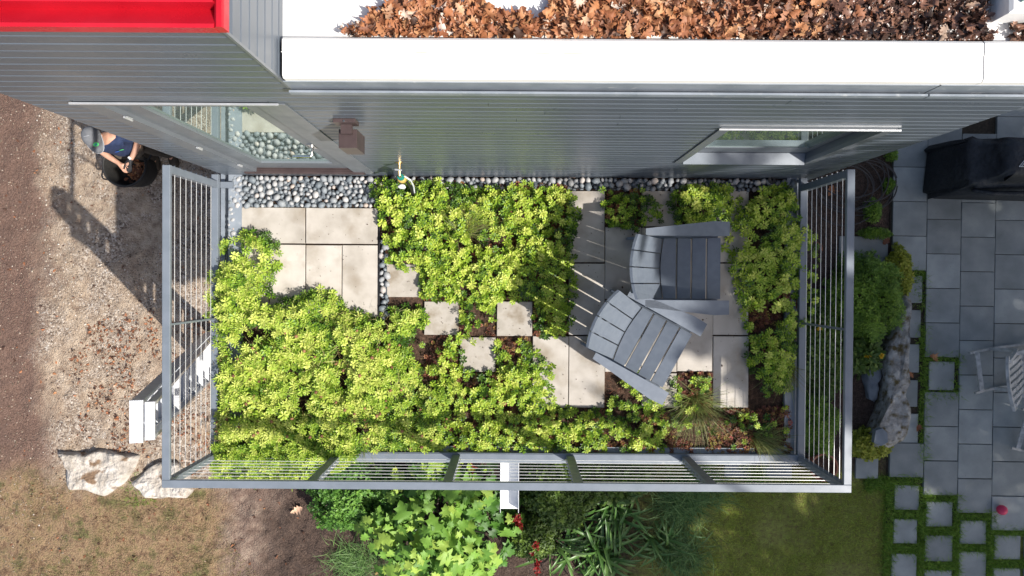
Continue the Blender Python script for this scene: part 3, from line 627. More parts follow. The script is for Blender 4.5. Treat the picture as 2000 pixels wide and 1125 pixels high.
# ------------------------------------------------------------------ adirondack chairs
def make_chair():
    t = thing('adirondack_chair', 'slate grey slatted garden chair nearer the house facing right along the wall', 'garden chair', (0, 0, .012))
    for s in (-1, 1):
        pts = [(-.235, .245*s), (.40, .245*s), (.40, .352*s), (.285, .357*s), (-.235, .298*s)]
        if s < 0: pts = pts[::-1]
        q = MB(); q.prism(pts, .532, .556); put('arm', q.mesh('arm'), M['chair'], t, world=False)
        put('front_leg', MB().box(.25, .34, .262*s, .292*s, 0, .531, ch=.003).mesh('front_leg'), M['chair'], t, world=False)
        q = MB(); pf = [(.36, .30), (.36, .385), (.05, .30), (-.10, .24), (-.30, .08), (-.30, 0), (-.20, 0), (0, .17)]
        q.loft([[(x, y, z) for x, z in pf] for y in (.2405*s, .2605*s)]); put('rear_leg', q.mesh('rear_leg'), M['chair'], t, world=False)
    def seat(x0, x1, z0, z1, bow=0):
        q = MB(); top = [(x1, -.238), (x1, .238)]+[(x0-bow*math.cos(k*math.pi/2), .238*-k) for k in np.linspace(-1, 1, 9)]
        rr_ = [[(x, y, z0+(z1-z0)*(x-x0)/(x1-x0)+d) for x, y in top] for d in (-.02, 0)]
        put('seat_slat', q.loft(rr_).mesh('seat_slat'), M['chair'], t, world=False)
    seat(.279, .377, .385, .40); seat(.170, .266, .352, .383); seat(.060, .156, .325, .350); seat(-.045, .046, .303, .322, .024)
    wd = .1095; gap = .0095; y0 = -2*wd-1.5*gap
    b0 = Vector((-.065, 0, .27)); b1 = Vector((-.395, 0, .905)); d = b1-b0; nrm = Vector((d.z, 0, -d.x)).normalized()
    for k in range(4):
        ya = y0+k*(wd+gap); yb_ = ya+wd; q = MB(); rings = []
        for y in (ya, ya+wd*.5, yb_):
            c = (y/.24)**2; bow = nrm*(.035*c); e = 1-.055*c
            P0 = b0+bow*.6; P1 = b0+d*e+bow
            rings.append([P0+Vector((0, y, 0)), P1+Vector((0, y, 0)), P1+nrm*-.02+Vector((0, y, 0)), P0+nrm*-.02+Vector((0, y, 0))])
        put('back_slat', q.loft(rings).mesh('back_slat'), M['chair'], t, world=False)
    put('back_brace', MB().box(-.275, -.245, -.24, .24, .50, .530).mesh('back_brace'), M['chair'], t, world=False)
    put('back_brace', MB().box(-.375, -.352, -.19, .19, .74, .79).mesh('back_brace'), M['chair'], t, world=False)
    put('front_stretcher', MB().box(.345, .362, -.239, .239, .28, .378).mesh('front_stretcher'), M['chair'], t, world=False)
    return t
ch1 = make_chair(); p = at(1424, 524, .56); ch1.location = (p.x-.40, p.y, .012)
ch2 = copy_tree(ch1); a2 = R(-28.5); p = at(1337, 712, .56)
ch2.location = (p.x-.40*math.cos(a2), p.y-.40*math.sin(a2), .012); ch2.rotation_euler = (0, 0, a2)
tag(ch1, group='grey slatted terrace chairs'); tag(ch2, 'slate grey slatted garden chair turned at an angle, nearer the front railing', group='grey slatted terrace chairs')

oaks_small = [(np.array([(-.5, -.2, 0), (.1, -.35, .05), (.55, .1, 0), (0, .35, .08)]), np.array([(0, 1, 2), (0, 2, 3)]))]
# ------------------------------------------------------------------ planting on the terrace
rosB = [rosette(.034, .0165, [(7, .1, 1.05, 0, -.22), (6, .5, .9, .004, .05), (4, 1.0, .6, .008, .2)]) for _ in range(5)]+[rosette(.030, .0105, [(8, .0, 1.15, -.004, -.2), (7, .4, 1, .003, .05), (5, .9, .7, .008, .22)]) for _ in range(3)]
rosA = [rosette(.031, .0088, [(6, -.25, 1.0, -.022, -.32), (7, .12, 1.05, -.008, -.06), (6, .5, .85, .002, .10), (4, 1.0, .55, .006, .20)], stem=.09, bend=.05) for _ in range(6)]
rosR = [rosette(.014, .010, [(6, .3, 1, 0, 0), (4, .8, .8, .003, .1)], stem=.015) for _ in range(3)]
def bed(name, label, px, tm, mt, spacing, hmax=.17, size=1., thr=.25, ns=5., seed=1, tb=.55, tv=.25, zref=.1, edge=.12, tilt=.45, hmin=.03, cat='ground cover'):
    pl = wpoly(px, zref); P = sample(pl, spacing=spacing); d = edist(P, pl)
    P += rng.normal(0, .012, P.shape)
    n1 = vnoise(P[:, 0], P[:, 1], ns, seed); n2 = vnoise(P[:, 0], P[:, 1], ns*2.7, seed+5)
    keep = (.6*n1+.4*n2) > thr; P, d, n1, n2 = P[keep], d[keep], n1[keep], n2[keep]
    n3 = vnoise(P[:, 0], P[:, 1], 3.3, seed+9)
    z = hmin+hmax*np.clip(d/edge, .12, 1)*(.25+.5*n1+.4*n3)+rng.normal(0, .027, len(P))
    n4 = vnoise(P[:, 0], P[:, 1], 8, seed+13)
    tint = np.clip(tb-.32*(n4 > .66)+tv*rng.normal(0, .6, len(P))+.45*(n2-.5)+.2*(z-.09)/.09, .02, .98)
    S = size*rng.uniform(.75, 1.2, len(P))
    o = scatter(name, tm, np.column_stack([P, z]), S, mt, tilt=tilt, tint=tint)
    return tag(o, label, cat, kind='stuff'), P, z
A = [(426, 478), (458, 460), (485, 450), (522, 457), (546, 485), (548, 520), (526, 540), (526, 578), (570, 586), (600, 566), (652, 572), (672, 602), (732, 618), (770, 604), (822, 598), (832, 628), (798, 662), (800, 702), (832, 742), (868, 765), (878, 884), (418, 888), (420, 700), (412, 600)]
o, PA, zA = bed('sedum_bed', 'yellow green sedum mass filling the left end of the terrace', A, rosA+rosB[:2], M['sedumA'], .034, .21, 1.1, .30, 6.5, 1, .56, .28)
B = [(722, 352), (760, 345), (800, 356), (850, 347), (940, 366), (1000, 357), (1100, 360), (1138, 388), (1133, 430), (1118, 470), (1124, 540), (1122, 600), (1112, 650), (1060, 664), (1046, 640), (1042, 592), (970, 586), (955, 600), (890, 588), (826, 588), (818, 528), (758, 520), (747, 460), (728, 400)]
bed('sedum_bed', 'lime green leafy sedum mass in the middle of the terrace by the wall', B, rosB, M['sedumB'], .041, .15, 1.0, .24, 7, 2, .55, .30)
C_ = [(838, 655), (896, 655), (903, 728), (970, 728), (970, 662), (1040, 657), (1044, 690), (1078, 715), (1080, 792), (1112, 802), (1185, 802), (1310, 830), (1318, 884), (880, 886), (868, 765), (832, 740), (812, 695)]
bed('sedum_bed', 'patchy lime sedum in front of the lower square pavers by the front railing', C_, rosB, M['sedumB'], .042, .11, .95, .30, 6, 3, .58, .25)
bed('sedum_bed', 'small square of lime sedum between two stepping pavers', [(897, 585), (968, 587), (964, 650), (930, 668), (898, 660)], rosB, M['sedumB'], .044, .08, .9, .36, 7, 4, .55, .25)
E = [(1452, 392), (1500, 362), (1562, 356), (1575, 450), (1570, 560), (1558, 690), (1548, 765), (1500, 772), (1466, 742), (1460, 640), (1432, 530), (1424, 482)]
bed('sedum_bed', 'green sedum strip along the right hand railing', E, rosB, M['sedumB'], .042, .15, 1.05, .32, 6, 6, .58, .25)
bed('sedum_bed', 'darker sparse sedum clump between pavers above the chairs', [(1172, 372), (1250, 366), (1300, 400), (1292, 440), (1240, 448), (1180, 445)], rosB, M['sedumB'], .045, .08, .9, .42, 7, 7, .40, .2)
bed('sedum_bed', 'bright rounded lime sedum clump behind the upper chair near the wall', [(1318, 372), (1340, 358), (1400, 356), (1432, 372), (1440, 410), (1428, 436), (1325, 438), (1312, 410)], rosB, M['sedumB'], .037, .13, 1.0, .2, 7, 8, .60, .25)
bed('sedum_bed', 'sedum clump between chair arm and front railing at the right', [(1312, 738), (1390, 730), (1422, 745), (1420, 795), (1400, 850), (1320, 850)], rosB, M['sedumB'], .046, .09, .9, .42, 7, 9, .5, .25)
bed('sedum_bed', 'thin sedum sprigs in the front right corner of the bed', [(1420, 800), (1540, 790), (1540, 876), (1420, 880)], rosB, M['sedumB'], .05, .07, .85, .60, 7, 10, .5, .25)
bed('sedum_bed', 'sedum sprigs under the arm of the angled chair', [(1182, 728), (1252, 728), (1300, 790), (1310, 832), (1185, 805)], rosB, M['sedumB'], .046, .08, .9, .46, 8, 11, .5, .25)
# spill over the front frame at the left and over the right edge
def spill(name, label, px, z0, z1, tm, mt, n, size):
    pl = wpoly(px, (z0+z1)/2); P = sample(pl, n); z = rng.uniform(z0, z1, len(P))
    return tag(scatter(name, tm, np.column_stack([P, z]), size*rng.uniform(.7, 1.15, len(P)), mt, tilt=.7, tint=np.clip(rng.normal(.6, .2, len(P)), 0, 1)), label, 'ground cover', kind='stuff')
spill('trailing_sedum', 'yellow sedum trailing over the left end of the front frame', [(416, 884), (700, 884), (690, 905), (640, 925), (560, 940), (430, 938), (415, 915)], -.12, .13, rosA, M['sedumA'], 700, 1.1)
spill('trailing_sedum', 'yellow sedum heaped over the front frame at its left end', [(418, 868), (690, 872), (690, 898), (640, 906), (430, 908)], .10, .22, rosA, M['sedumA'], 420, 1.1)
spill('trailing_sedum', 'lime sprigs hanging through the front cables left of the white spout', [(700, 905), (965, 905), (960, 918), (840, 935), (700, 915)], -.22, -.05, rosB, M['sedumB'], 26, .7)
spill('trailing_sedum', 'green sprigs hanging through the right hand cables', [(1565, 430), (1600, 470), (1598, 520), (1575, 640), (1562, 640)], -.05, .12, rosB, M['sedumB'], 55, .9)
spill('trailing_sedum', 'yellow sprigs poking out over the left frame', [(404, 540), (424, 520), (424, 620), (404, 620)], .02, .13, rosA, M['sedumA'], 30, 1.0)
# grit and leaf crumbs lying on the pavers
qd = np.concatenate([np.column_stack([rng.uniform(a_+.01, c_-.01, 16), rng.uniform(b_+.01, d_-.01, 16)]) for a_, b_, c_, d_ in TP])
tag(scatter('crumbs', oaks_small, np.column_stack([qd, np.full(len(qd), .0165)]), rng.uniform(.003, .011, len(qd))*(1+1.2*(rng.random(len(qd)) > .93)), M['soil'], tilt=.1), 'dark crumbs and grit lying on the terrace pavers', 'debris', kind='stuff')
# red sedum and dead stems on the soil
def redmat(name, label, px, n, seed):
    pl = wpoly(px, .0); P = offpavers(sample(pl, n)); k = vnoise(P[:, 0], P[:, 1], 7, seed) > .34; P = P[k]
    z = .0+rng.uniform(-.01, .035, len(P))
    return tag(scatter(name, rosR, np.column_stack([P, z]), rng.uniform(.7, 1.5, len(P)), M['sedumR'], tilt=.5, tint=np.clip(rng.normal(.45, .27, len(P)), 0, 1)), label, 'ground cover', kind='stuff')
redmat('red_sedum', 'low red brown sedum carpet along the front edge of the bed', [(870, 740), (1080, 745), (1100, 800), (1320, 800), (1320, 885), (870, 885)], 1500, 21)
redmat('red_sedum', 'low brown sedum in the front right corner', [(1310, 728), (1392, 728), (1395, 800), (1540, 792), (1542, 885), (1310, 885)], 1300, 22)
redmat('red_sedum', 'red sedum patch in the right hand strip', [(1465, 560), (1558, 560), (1558, 690), (1465, 690)], 450, 23)
redmat('red_sedum', 'reddish sedum patch near the wall in the middle bed', [(960, 362), (1110, 362), (1118, 400), (1010, 410)], 480, 24)
redmat('red_sedum', 'reddish low sedum between the stepping pavers', [(820, 650), (1112, 600), (1050, 745), (830, 740)], 700, 25)
redmat('red_sedum', 'scattered red brown sedum under the middle lime mass', B, 1500, 28)
redmat('red_sedum', 'reddish sedum at the right edge of the middle bed', [(1060, 440), (1135, 440), (1120, 650), (1060, 650)], 500, 26)
redmat('red_sedum', 'brown low sedum between pavers above the chairs', [(1180, 372), (1320, 372), (1300, 445), (1180, 448)], 300, 27)
def twigs(name, label, px, n, z0, z1, ln, mt, tb=.6, lean=1.25):
    pl = wpoly(px, max(z0, 0)); P = sample(pl, n); P = offpavers(P, .02) if z0 < .02 else P; t = [bladeT(1, .035, .3, 3), bladeT(1, .028, .6, 3)]
    return tag(scatter(name, t, np.column_stack([P, rng.uniform(z0, z1, len(P))]), ln*rng.uniform(.5, 1.3, len(P)), mt, tang=rng.uniform(lean-.4, lean+.25, len(P)), tint=np.clip(rng.normal(tb, .25, len(P)), 0, 1)), label, 'ground cover', kind='stuff')
twigs('dry_stems', 'pale sprawling stems in the yellow sedum at the left', [(520, 600), (690, 610), (720, 720), (560, 740)], 260, .09, .19, .11, M['stem'], .75)
twigs('dry_stems', 'pale stems scattered through the left sedum mass', A, 1100, .10, .21, .075, M['stem'], .85, 1.0)
twigs('dry_stems', 'bare brown stems at the lower left corner of the bed', [(420, 810), (500, 800), (510, 860), (420, 870)], 130, .09, .17, .11, M['stem'], .35)
twigs('dry_stems', 'grey dead stems on the soil along the front edge', [(1080, 800), (1545, 795), (1545, 880), (1080, 880)], 900, -.01, .02, .06, M['stem'], .3, 1.4)
twigs('dry_stems', 'dead stems between the middle pavers', [(740, 600), (1060, 600), (1110, 660), (1070, 740), (830, 740)], 500, -.01, .02, .06, M['stem'], .3, 1.4)
twigs('dry_stems', 'dead stems between pavers by the chairs', [(1182, 372), (1310, 372), (1300, 445), (1182, 446)], 200, -.01, .03, .06, M['stem'], .35, 1.4)
twigs('dry_stems', 'red runners under the arm of the angled chair', [(1150, 700), (1250, 728), (1290, 790), (1180, 800)], 160, -.005, .03, .09, M['sedumR'], .5, 1.4)
sv = [(lambda q: (np.array([w_.co[:] for w_ in q.vertices]), np.array([p_.vertices[:] for p_ in q.polygons])))(MB().ball((0, 0, 0), 1, 1, (1, 1, .6), .7).mesh('t'))]
k = rng.choice(len(PA), 190); m_ = PA[k][:, 1] < at(500, 640, .1).y; k = k[m_]
tag(scatter('seed_heads', sv, np.column_stack([PA[k], zA[k]+.022]), rng.uniform(.008, .016, len(k)), M['seed']), 'brown spent flower heads dotted over the left sedum mass', 'seed heads', kind='stuff')

def tuft(px, z0, n, ln, label, dirv, spread=1.2, mt='tuft', wd=.0042, r=.03, name='grass_tuft'):
    c = at(*px, z0); t = [bladeT(1, wd/ln, .55, 5), bladeT(1, wd/ln, .9, 5), bladeT(1, wd/ln, 1.2, 5)]
    P = np.column_stack([c.x+rng.normal(0, r, n), c.y+rng.normal(0, r, n), np.full(n, z0)])
    td = dirv+rng.normal(0, spread, n); V, T, C = inst(t, P, ln*rng.uniform(.55, 1.15, n), td+rng.normal(0, .3, n), td, np.abs(rng.normal(.55, .33, n)), rng.uniform(0, .95, n))
    o = put(name, mesh_np(name, V, T, C), M[mt]); o.location = (0, 0, 0)
    return tag(o, label, 'grass')
tuft((1352, 778), .0, 420, .34, 'tall tufted grass fanning out below the angled chair', -1.4, .9)
tuft((1475, 852), .0, 330, .27, 'tufted grass fanning right in the front right corner of the bed', -.5, .6)
tuft((1530, 712), .02, 240, .24, 'fine grass tuft in the right hand sedum strip', -1.7, .7)
tuft((905, 455), .06, 260, .26, 'wispy grass tuft rising out of the middle sedum mass', 1.0, .7)
tuft((712, 860), .06, 80, .16, 'pale wispy grass by the front frame at the left', -1.2, .5)

# ------------------------------------------------------------------ roof leaf litter
def oak(seed, curl):
    random.seed(seed); pts = []; n = 4
    prof_ = [(0, .03), (.12, .10), (.24, .20), (.32, .10), (.46, .36), (.55, .14), (.70, .40), (.78, .16), (.90, .20), (1.0, 0)]
    L_ = [(x, y*random.uniform(.8, 1.15)) for x, y in prof_]; Rr = [(x, -y*random.uniform(.8, 1.15)) for x, y in prof_]
    V, T = [], []
    for (x, y), (x2, y2) in zip(L_, Rr): V += [(x, y, 0), (x, 0, 0), (x2, y2, 0)]
    V = np.array(V); V[:, 2] = curl*(np.abs(V[:, 1])*1.1)+curl*.5*np.sin(V[:, 0]*5+seed)*.3+random.uniform(-.3, .3)*V[:, 1]*V[:, 0]
    for i in range(len(prof_)-1):
        a = 3*i; T += [(a, a+1, a+4), (a, a+4, a+3), (a+1, a+2, a+5), (a+1, a+5, a+4)]
    V[:, 0] -= .5
    return V, np.array(T)
oaks = [oak(s, c) for s, c in ((1, .5), (2, .9), (3, -.5), (4, 1.1), (5, .2), (6, -.8))]
random.seed(11)
oakme = []
for v, t in oaks:
    q = mesh_np('leaf', v, t); q.materials.append(M['deadleaf']); oakme.append(q)
lit = thing('leaf_litter', None, None, (0, 1.3, 2.853)); lit['kind'] = 'structure'
def lit_ok(u, v):     # where leaves lie on the white roof, by distance along the coping
    edge = np.where(u < 860, 74-(u-660)*.55, np.where(u < 940, 0, np.where(u < 1040, 14+(u-940)*.25, np.where(u < 1090, 55-(u-1040)*1.3, -60))))
    return (u > 660) & (v > np.maximum(edge, -170)+rng.normal(0, 5, len(u)))
n = 6400; u = rng.uniform(655, 1935, n); v = rng.uniform(-150, 76, n); ok = lit_ok(u, v); u, v = u[ok], v[ok]
W = np.array([at(a_, b_, 2.875)[:] for a_, b_ in zip(u, v)])
W[:, 1] = np.maximum(W[:, 1], cy1+.035)
ok = ~((W[:, 0] > 2.03) & (W[:, 1] > 1.10)); W, u, v = W[ok], u[ok], v[ok]
W[:, 2] = 2.856+rng.uniform(.0, .045, len(W)); wet = (u > 1560+rng.normal(0, 70, len(u)))
order = np.argsort(-1.0*(v > 0)*(~wet)*rng.uniform(.4, 1, len(v))-W[:, 2]*.01)
top = order[:290]; rest = np.setdiff1d(np.arange(len(W)), top)
for i in top:
    s = random.uniform(.04, .078)
    put('leaf', random.choice(oakme), None, lit, (W[i][0], W[i][1], W[i][2]+.012), (random.uniform(-.5, .5), random.uniform(-.5, .5), random.uniform(0, 6.28)), (s, s, s))
for nm, msk, mt, s0, s1 in (('leaf_pile', ~wet, 'deadleaf_t', .035, .08), ('wet_leaf_pile', wet, 'wetleaf_t', .02, .07)):
    q = rest[msk[rest]]; V, T, C = inst(oaks, W[q], rng.uniform(s0, s1, len(q)), rng.uniform(0, 6.28, len(q)), rng.uniform(0, 6.28, len(q)), np.abs(rng.normal(0, .5, len(q))), np.clip(rng.normal(.45, .28, len(q)), 0, 1))
    tag(put(nm, mesh_np(nm, V, T, C), M[mt], lit), kind='stuff')
q0 = at(1968, 78, 2.86); P = np.column_stack([q0.x+rng.uniform(0, .4, 110), rng.uniform(cy1+.02, 1.12, 110), np.full(110, 2.862)+rng.uniform(0, .03, 110)])
tag(scatter('corner_leaves', oaks, P, rng.uniform(.03, .07, 110), M['wetleaf_t'], tilt=.6, tint=rng.uniform(.2, .9, 110), parent=lit), kind='stuff')
wb = np.array([at(a_, b_, 2.86)[:2] for a_, b_ in ((1500, -60), (1905, -60), (1935, 76), (1480, 76))])
V = [(max(-9, p_[0]), max(p_[1], cy1+.004), 2.8565) for p_ in wb]
pl = [tuple(p_[:2]) for p_ in V]; P = sample(pl, 2600); P = P[~((P[:, 0] > 2.04) & (P[:, 1] > 1.11))]
tag(scatter('leaf_mould', sv, np.column_stack([P, np.full(len(P), 2.858)]), rng.uniform(.006, .02, len(P)), M['wetleaf_t'], tint=rng.uniform(0, .6, len(P)), parent=lit), kind='stuff')

# ------------------------------------------------------------------ things on the ground, left
def boulder(name, label, px, zg, h, mt, cat='rock', sub=5, rough_=.05, grp=None):
    pl = wpoly(px, zg+h*.8); n = len(pl); c = np.mean(np.array(pl), 0); rings = []
    m2 = 44; ptsb = []
    q = np.array(pl+[pl[0]]); seg = np.linalg.norm(np.diff(q, axis=0), axis=1); cum = np.concatenate([[0], np.cumsum(seg)])
    for k in range(m2):
        s = cum[-1]*k/m2; i = min(np.searchsorted(cum, s, 'right')-1, n-1); t = (s-cum[i])/seg[i]; ptsb.append(q[i]*(1-t)+q[i+1]*t)
    ptsb = np.array(ptsb)
    for f, z in ((1.03, -.12), (1.04, .3*h), (1.0, .62*h), (.96, .86*h), (.88, .97*h), (.7, 1.0*h), (.5, 1.02*h), (.3, 1.03*h), (.12, 1.03*h), (.02, 1.03*h)):
        w_ = c+(ptsb-c)*f
        nn = (vnoise(w_[:, 0], w_[:, 1]+z*3, 6, 3)-.5)
        w2 = w_+(ptsb-c)/(np.linalg.norm(ptsb-c, axis=1)[:, None]+1e-6)*(nn*rough_*1.4)[:, None]*min(1, f*1.2)
        zz = zg+z+(vnoise(w_[:, 0], w_[:, 1], 5, 9)-.5)*rough_*.9*(z > 0)+(vnoise(w_[:, 0], w_[:, 1], 14, 4)-.5)*rough_*(z > 0)+(vnoise(w_[:, 0], w_[:, 1], 30, 5)-.5)*rough_*.5*(z > 0)
        rings.append([(a_[0], a_[1], b_) for a_, b_ in zip(w2, zz)])
    o = MB().loft(rings).build(name, M[mt], smooth=True)
    return tag(o, label, cat, grp)
boulder('limestone_block', 'large pale limestone block on the bare earth at the far left', [(112, 886), (165, 886), (200, 882), (240, 890), (268, 893), (262, 915), (235, 945), (200, 968), (180, 960), (135, 955), (125, 920)], GZ-.03, .09, 'rock', grp='limestone blocks at the path edge')
boulder('limestone_block', 'smaller greyish limestone block half under the railing corner', [(255, 945), (285, 915), (312, 905), (345, 905), (360, 925), (372, 955), (360, 972), (320, 975), (285, 972)], GZ-.03, .085, 'rock', grp='limestone blocks at the path edge')
# gravel, litter and thin turf
def ground_pts(px, n):
    P = sample(wpoly(px, GZ), n); return np.column_stack([P, ground_h(P[:, 0], P[:, 1])])
gs = [(lambda q: (np.array([w_.co[:] for w_ in q.vertices]), np.array([p_.vertices[:] for p_ in q.polygons])))(MB().ball((0, 0, 0), 1, 1, (1, .75, .55), .6).mesh('t')) for _ in range(3)]
gm = mat('gravel_chips', [(0, (.07, .05, .035)), (.4, (.25, .19, .14)), (.8, (.44, .37, .30)), (1, (.66, .62, .57))], fac='tint', rough=.9)
P = ground_pts([(60, 160), (330, 160), (480, 330), (480, 760), (330, 900), (130, 880), (90, 600)], 14000)
P = P[vnoise(P[:, 0], P[:, 1], 1.4, 77) > .3+.25*rng.random(len(P))]
tag(scatter('gravel', gs, P, np.abs(rng.normal(.007, .004, len(P)))+.003, gm, tint=rng.beta(2, 2, len(P))), 'loose gravel beside the house', 'gravel', kind='stuff')
P = ground_pts([(-60, 150), (150, 150), (110, 600), (140, 1150), (-60, 1150)], 2200)
tag(scatter('earth_chips', gs, P, np.abs(rng.normal(.006, .004, len(P)))+.003, gm, tint=rng.beta(1.6, 3, len(P))), 'small chips on the bare brown earth', 'gravel', kind='stuff')
P = ground_pts([(120, 640), (300, 600), (480, 640), (480, 920), (330, 930), (150, 870)], 2600); k = vnoise(P[:, 0], P[:, 1], 3, 8) > .45+.25*rng.random(len(P))*(P[:, 0] < -5); P = P[k]
P2 = ground_pts([(-40, 200), (480, 250), (620, 1140), (-40, 1140)], 420); P = np.concatenate([P, P2]); P[:, 2] += .012
tag(scatter('fallen_leaves', oaks, P, rng.uniform(.015, .055, len(P)), M['deadleaf_t'], tilt=.5, tint=np.clip(rng.normal(.25, .27, len(P)), 0, 1)), 'brown leaf scraps on the gravel under the ladder', 'fallen leaves', kind='stuff')
gb = [bladeT(1, .12, .5, 2), bladeT(1, .10, 1.1, 2), bladeT(1, .12, .9, 2)]
def blades(name, label, px, n, h, mt, tb=.5, ns=2, thr=.0, seed=3, z=None, tilt=.6, cat='grass', tv=.22):
    P = ground_pts(px, n) if z is None else (lambda q: np.column_stack([q, np.full(len(q), z)]))(sample(wpoly(px, GZ), n))
    nn = vnoise(P[:, 0], P[:, 1], ns, seed); k = nn > thr*rng.uniform(.6, 1.4, len(P)); P, nn = P[k], nn[k]
    return tag(scatter(name, gb, P, h*rng.uniform(.5, 1.3, len(P)), M[mt], tilt=tilt, tint=np.clip(tb+rng.normal(0, tv, len(P))+.3*(nn-.5), 0, 1)), label, cat, kind='stuff')
blades('dry_turf', 'thin dry turf below the limestone blocks', [(60, 930), (330, 985), (400, 1000), (500, 1125), (500, 1200), (20, 1200)], 11000, .045, 'dgrass', .45, 2.2, .42, 31, tilt=.9)
blades('weeds', 'green weeds between the limestone blocks', [(235, 955), (270, 915), (300, 990), (340, 990), (250, 990)], 350, .06, 'jgrass', .5, 3, .3, 33, tilt=.8)

# ladder
lad = thing('step_ladder', 'tall aluminium stepladder leaning against the left side of the terrace', 'ladder', (-4.1, -1.0, GZ))
lt = Vector((-2.60, -1.005, .97)); lb = Vector((-4.08, -1.005, GZ+.0)); ld = lb-lt; ll = ld.length; lu = ld.normalized()
ln_ = Vector((lu.z, 0, -lu.x)).normalized()
if ln_.x > 0: ln_ = -ln_
ln_ = Vector((ln_.x, 0, ln_.z))
Yv = Vector((0, 1, 0))
def lpt(s, y, d): return lt+lu*s+Yv*y+ln_*d
def lbox(s0, s1, y0, y1, d0, d1, y0b=None, y1b=None):
    y0b = y0 if y0b is None else y0b; y1b = y1 if y1b is None else y1b
    return [[lpt(s0, y0, d0), lpt(s0, y1, d0), lpt(s0, y1, d1), lpt(s0, y0, d1)], [lpt(s1, y0b, d0), lpt(s1, y1b, d0), lpt(s1, y1b, d1), lpt(s1, y0b, d1)]]
for sg in (-1, 1):
    MB().loft(lbox(.0, ll, sg*.145, sg*.117, 0, .08, sg*.30, sg*.272)).build('front_rail', M['alu'], lad)
    MB().loft(lbox(.03, ll-.05, sg*.13, sg*.105, -.075, -.02, sg*.285, sg*.26)).build('rear_rail', M['alu'], lad)
    MB().loft(lbox(ll-.06, ll+.0, sg*.31, sg*.262, -.01, .09)).build('foot', M['black'], lad)
q = MB(); q.loft(lbox(-.022, -.002, -.15, .15, -.002, .085))
for k in range(6): q.loft(lbox(-.026, -.0225, -.148, .148, .004+k*.0135, .011+k*.0135))
q.build('top_cap', M['alu'], lad)
MB().loft(lbox(-.02, .02, -.135, .135, -.075, -.012)).build('rear_cap', M['alu'], lad)
k = 0; s = .30
while s < ll-.15:
    f = s/ll; hw = .145+(.30-.145)*f-.029
    q = MB(); q.loft(lbox(s, s+.022, -hw, hw, .004, .078))
    for j in range(3): q.loft(lbox(s-.004, s-.0005, -hw, hw, .010+j*.025, .020+j*.025))
    q.build('tread', M['alu'], lad)
    if k % 2: MB().loft(lbox(s, s+.02, -hw, hw, -.07, -.025)).build('brace', M['alu'], lad)
    s += .30; k += 1

# tub, person
tubp = at(242, 322, GZ+.44); 
tub = thing('garden_tub', 'round black garden tub with clippings on the gravel in front of the person', 'tub', (tubp.x, tubp.y, GZ))
TM = Matrix.Translation((tubp.x, tubp.y, GZ-.03))
MB().lathe([(.20, 0), (.235, .06), (.262, .25), (.275, .46), (.283, .47), (.275, .48), (.262, .46), (.25, .25), (.225, .08), (.01, .07)], 36, TM).build('tub_body', M['bag'], tub, smooth=True)
MB().tube([(tubp.x+.284*math.cos(a_), tubp.y+.284*math.sin(a_), GZ+.43) for a_ in np.linspace(0, 2*math.pi, 37)], .009, 6, False).build('rim_band', M['black'], tub)
for a0 in (3.6, .45):
    MB().tube([(tubp.x+(.28+.07*math.sin(t*math.pi))*math.cos(a0+(t-.5)*.5), tubp.y+(.28+.07*math.sin(t*math.pi))*math.sin(a0+(t-.5)*.5), GZ+.42-.04*math.sin(t*math.pi)) for t in np.linspace(0, 1, 9)], .010, 6).build('tub_handle', M['black'], tub)
P = np.column_stack([tubp.x+rng.normal(.05, .09, 160), tubp.y+rng.normal(-.03, .09, 160), GZ+.07+rng.uniform(0, .10, 160)])
P = P[np.hypot(P[:, 0]-tubp.x, P[:, 1]-tubp.y) < .21]
tag(scatter('clippings', oaks+rosA[:1], P, rng.uniform(.04, .08, len(P)), M['deadleaf_t'], tint=rng.uniform(.1, .9, len(P)), parent=None), 'brown clippings heaped inside the black tub', 'clippings', kind='stuff')

def skin(name, verts, edges, rad, mt, parent, loc, sub=2, root=0):
    me = bpy.data.meshes.new(name); me.from_pydata(verts, edges, []); o = bpy.data.objects.new(name, me); col.objects.link(o)
    o.modifiers.new('skin', 'SKIN'); sd_ = o.modifiers.new('sub', 'SUBSURF'); sd_.levels = sub; sd_.render_levels = sub
    lay = me.skin_vertices[0].data
    for i, r in enumerate(rad): lay[i].radius = (r, r) if isinstance(r, (int, float)) else r
    for i in range(len(rad)): lay[i].use_root = (i == root)
    bpy.context.view_layer.update(); dg = bpy.context.evaluated_depsgraph_get()
    nm = bpy.data.meshes.new_from_object(o.evaluated_get(dg)); nm.polygons.foreach_set('use_smooth', np.ones(len(nm.polygons), bool))
    bpy.data.objects.remove(o); nm.name = name; nm.materials.clear(); nm.materials.append(mt)
    return put(name, nm, mt, parent, loc, world=False)
hp = at(186, 268, GZ+1.66)
per = thing('person', 'person in grey cap and navy t-shirt pulling on a black glove by the house', 'person', (hp.x-.035, hp.y+.04, GZ-.03), R(12))
class SK:
    def __init__(s): s.v, s.e, s.r = [], [], []
    def add(s, p, r, par=None):
        s.v.append(p); s.r.append(r); i = len(s.v)-1
        if par is not None: s.e.append((par, i))
        return i
    def chain(s, pts, par=None):
        for p, r in pts: par = s.add(p, r, par)
        return par
b = SK()
pel = b.add((0, -.01, .98), (.15, .12)); ab = b.add((0, -.03, 1.12), (.145, .11), pel); chs = b.add((0, -.01, 1.32), (.165, .115), ab); up_ = b.add((0, -.02, 1.44), (.10, .085), chs)
nk = b.add((0, -.015, 1.52), .058, up_); jaw = b.add((0, -.035, 1.585), (.066, .072), nk); hd = b.add((0, -.035, 1.655), (.079, .095), jaw); b.add((0, -.03, 1.725), (.07, .085), hd)
hands = {}
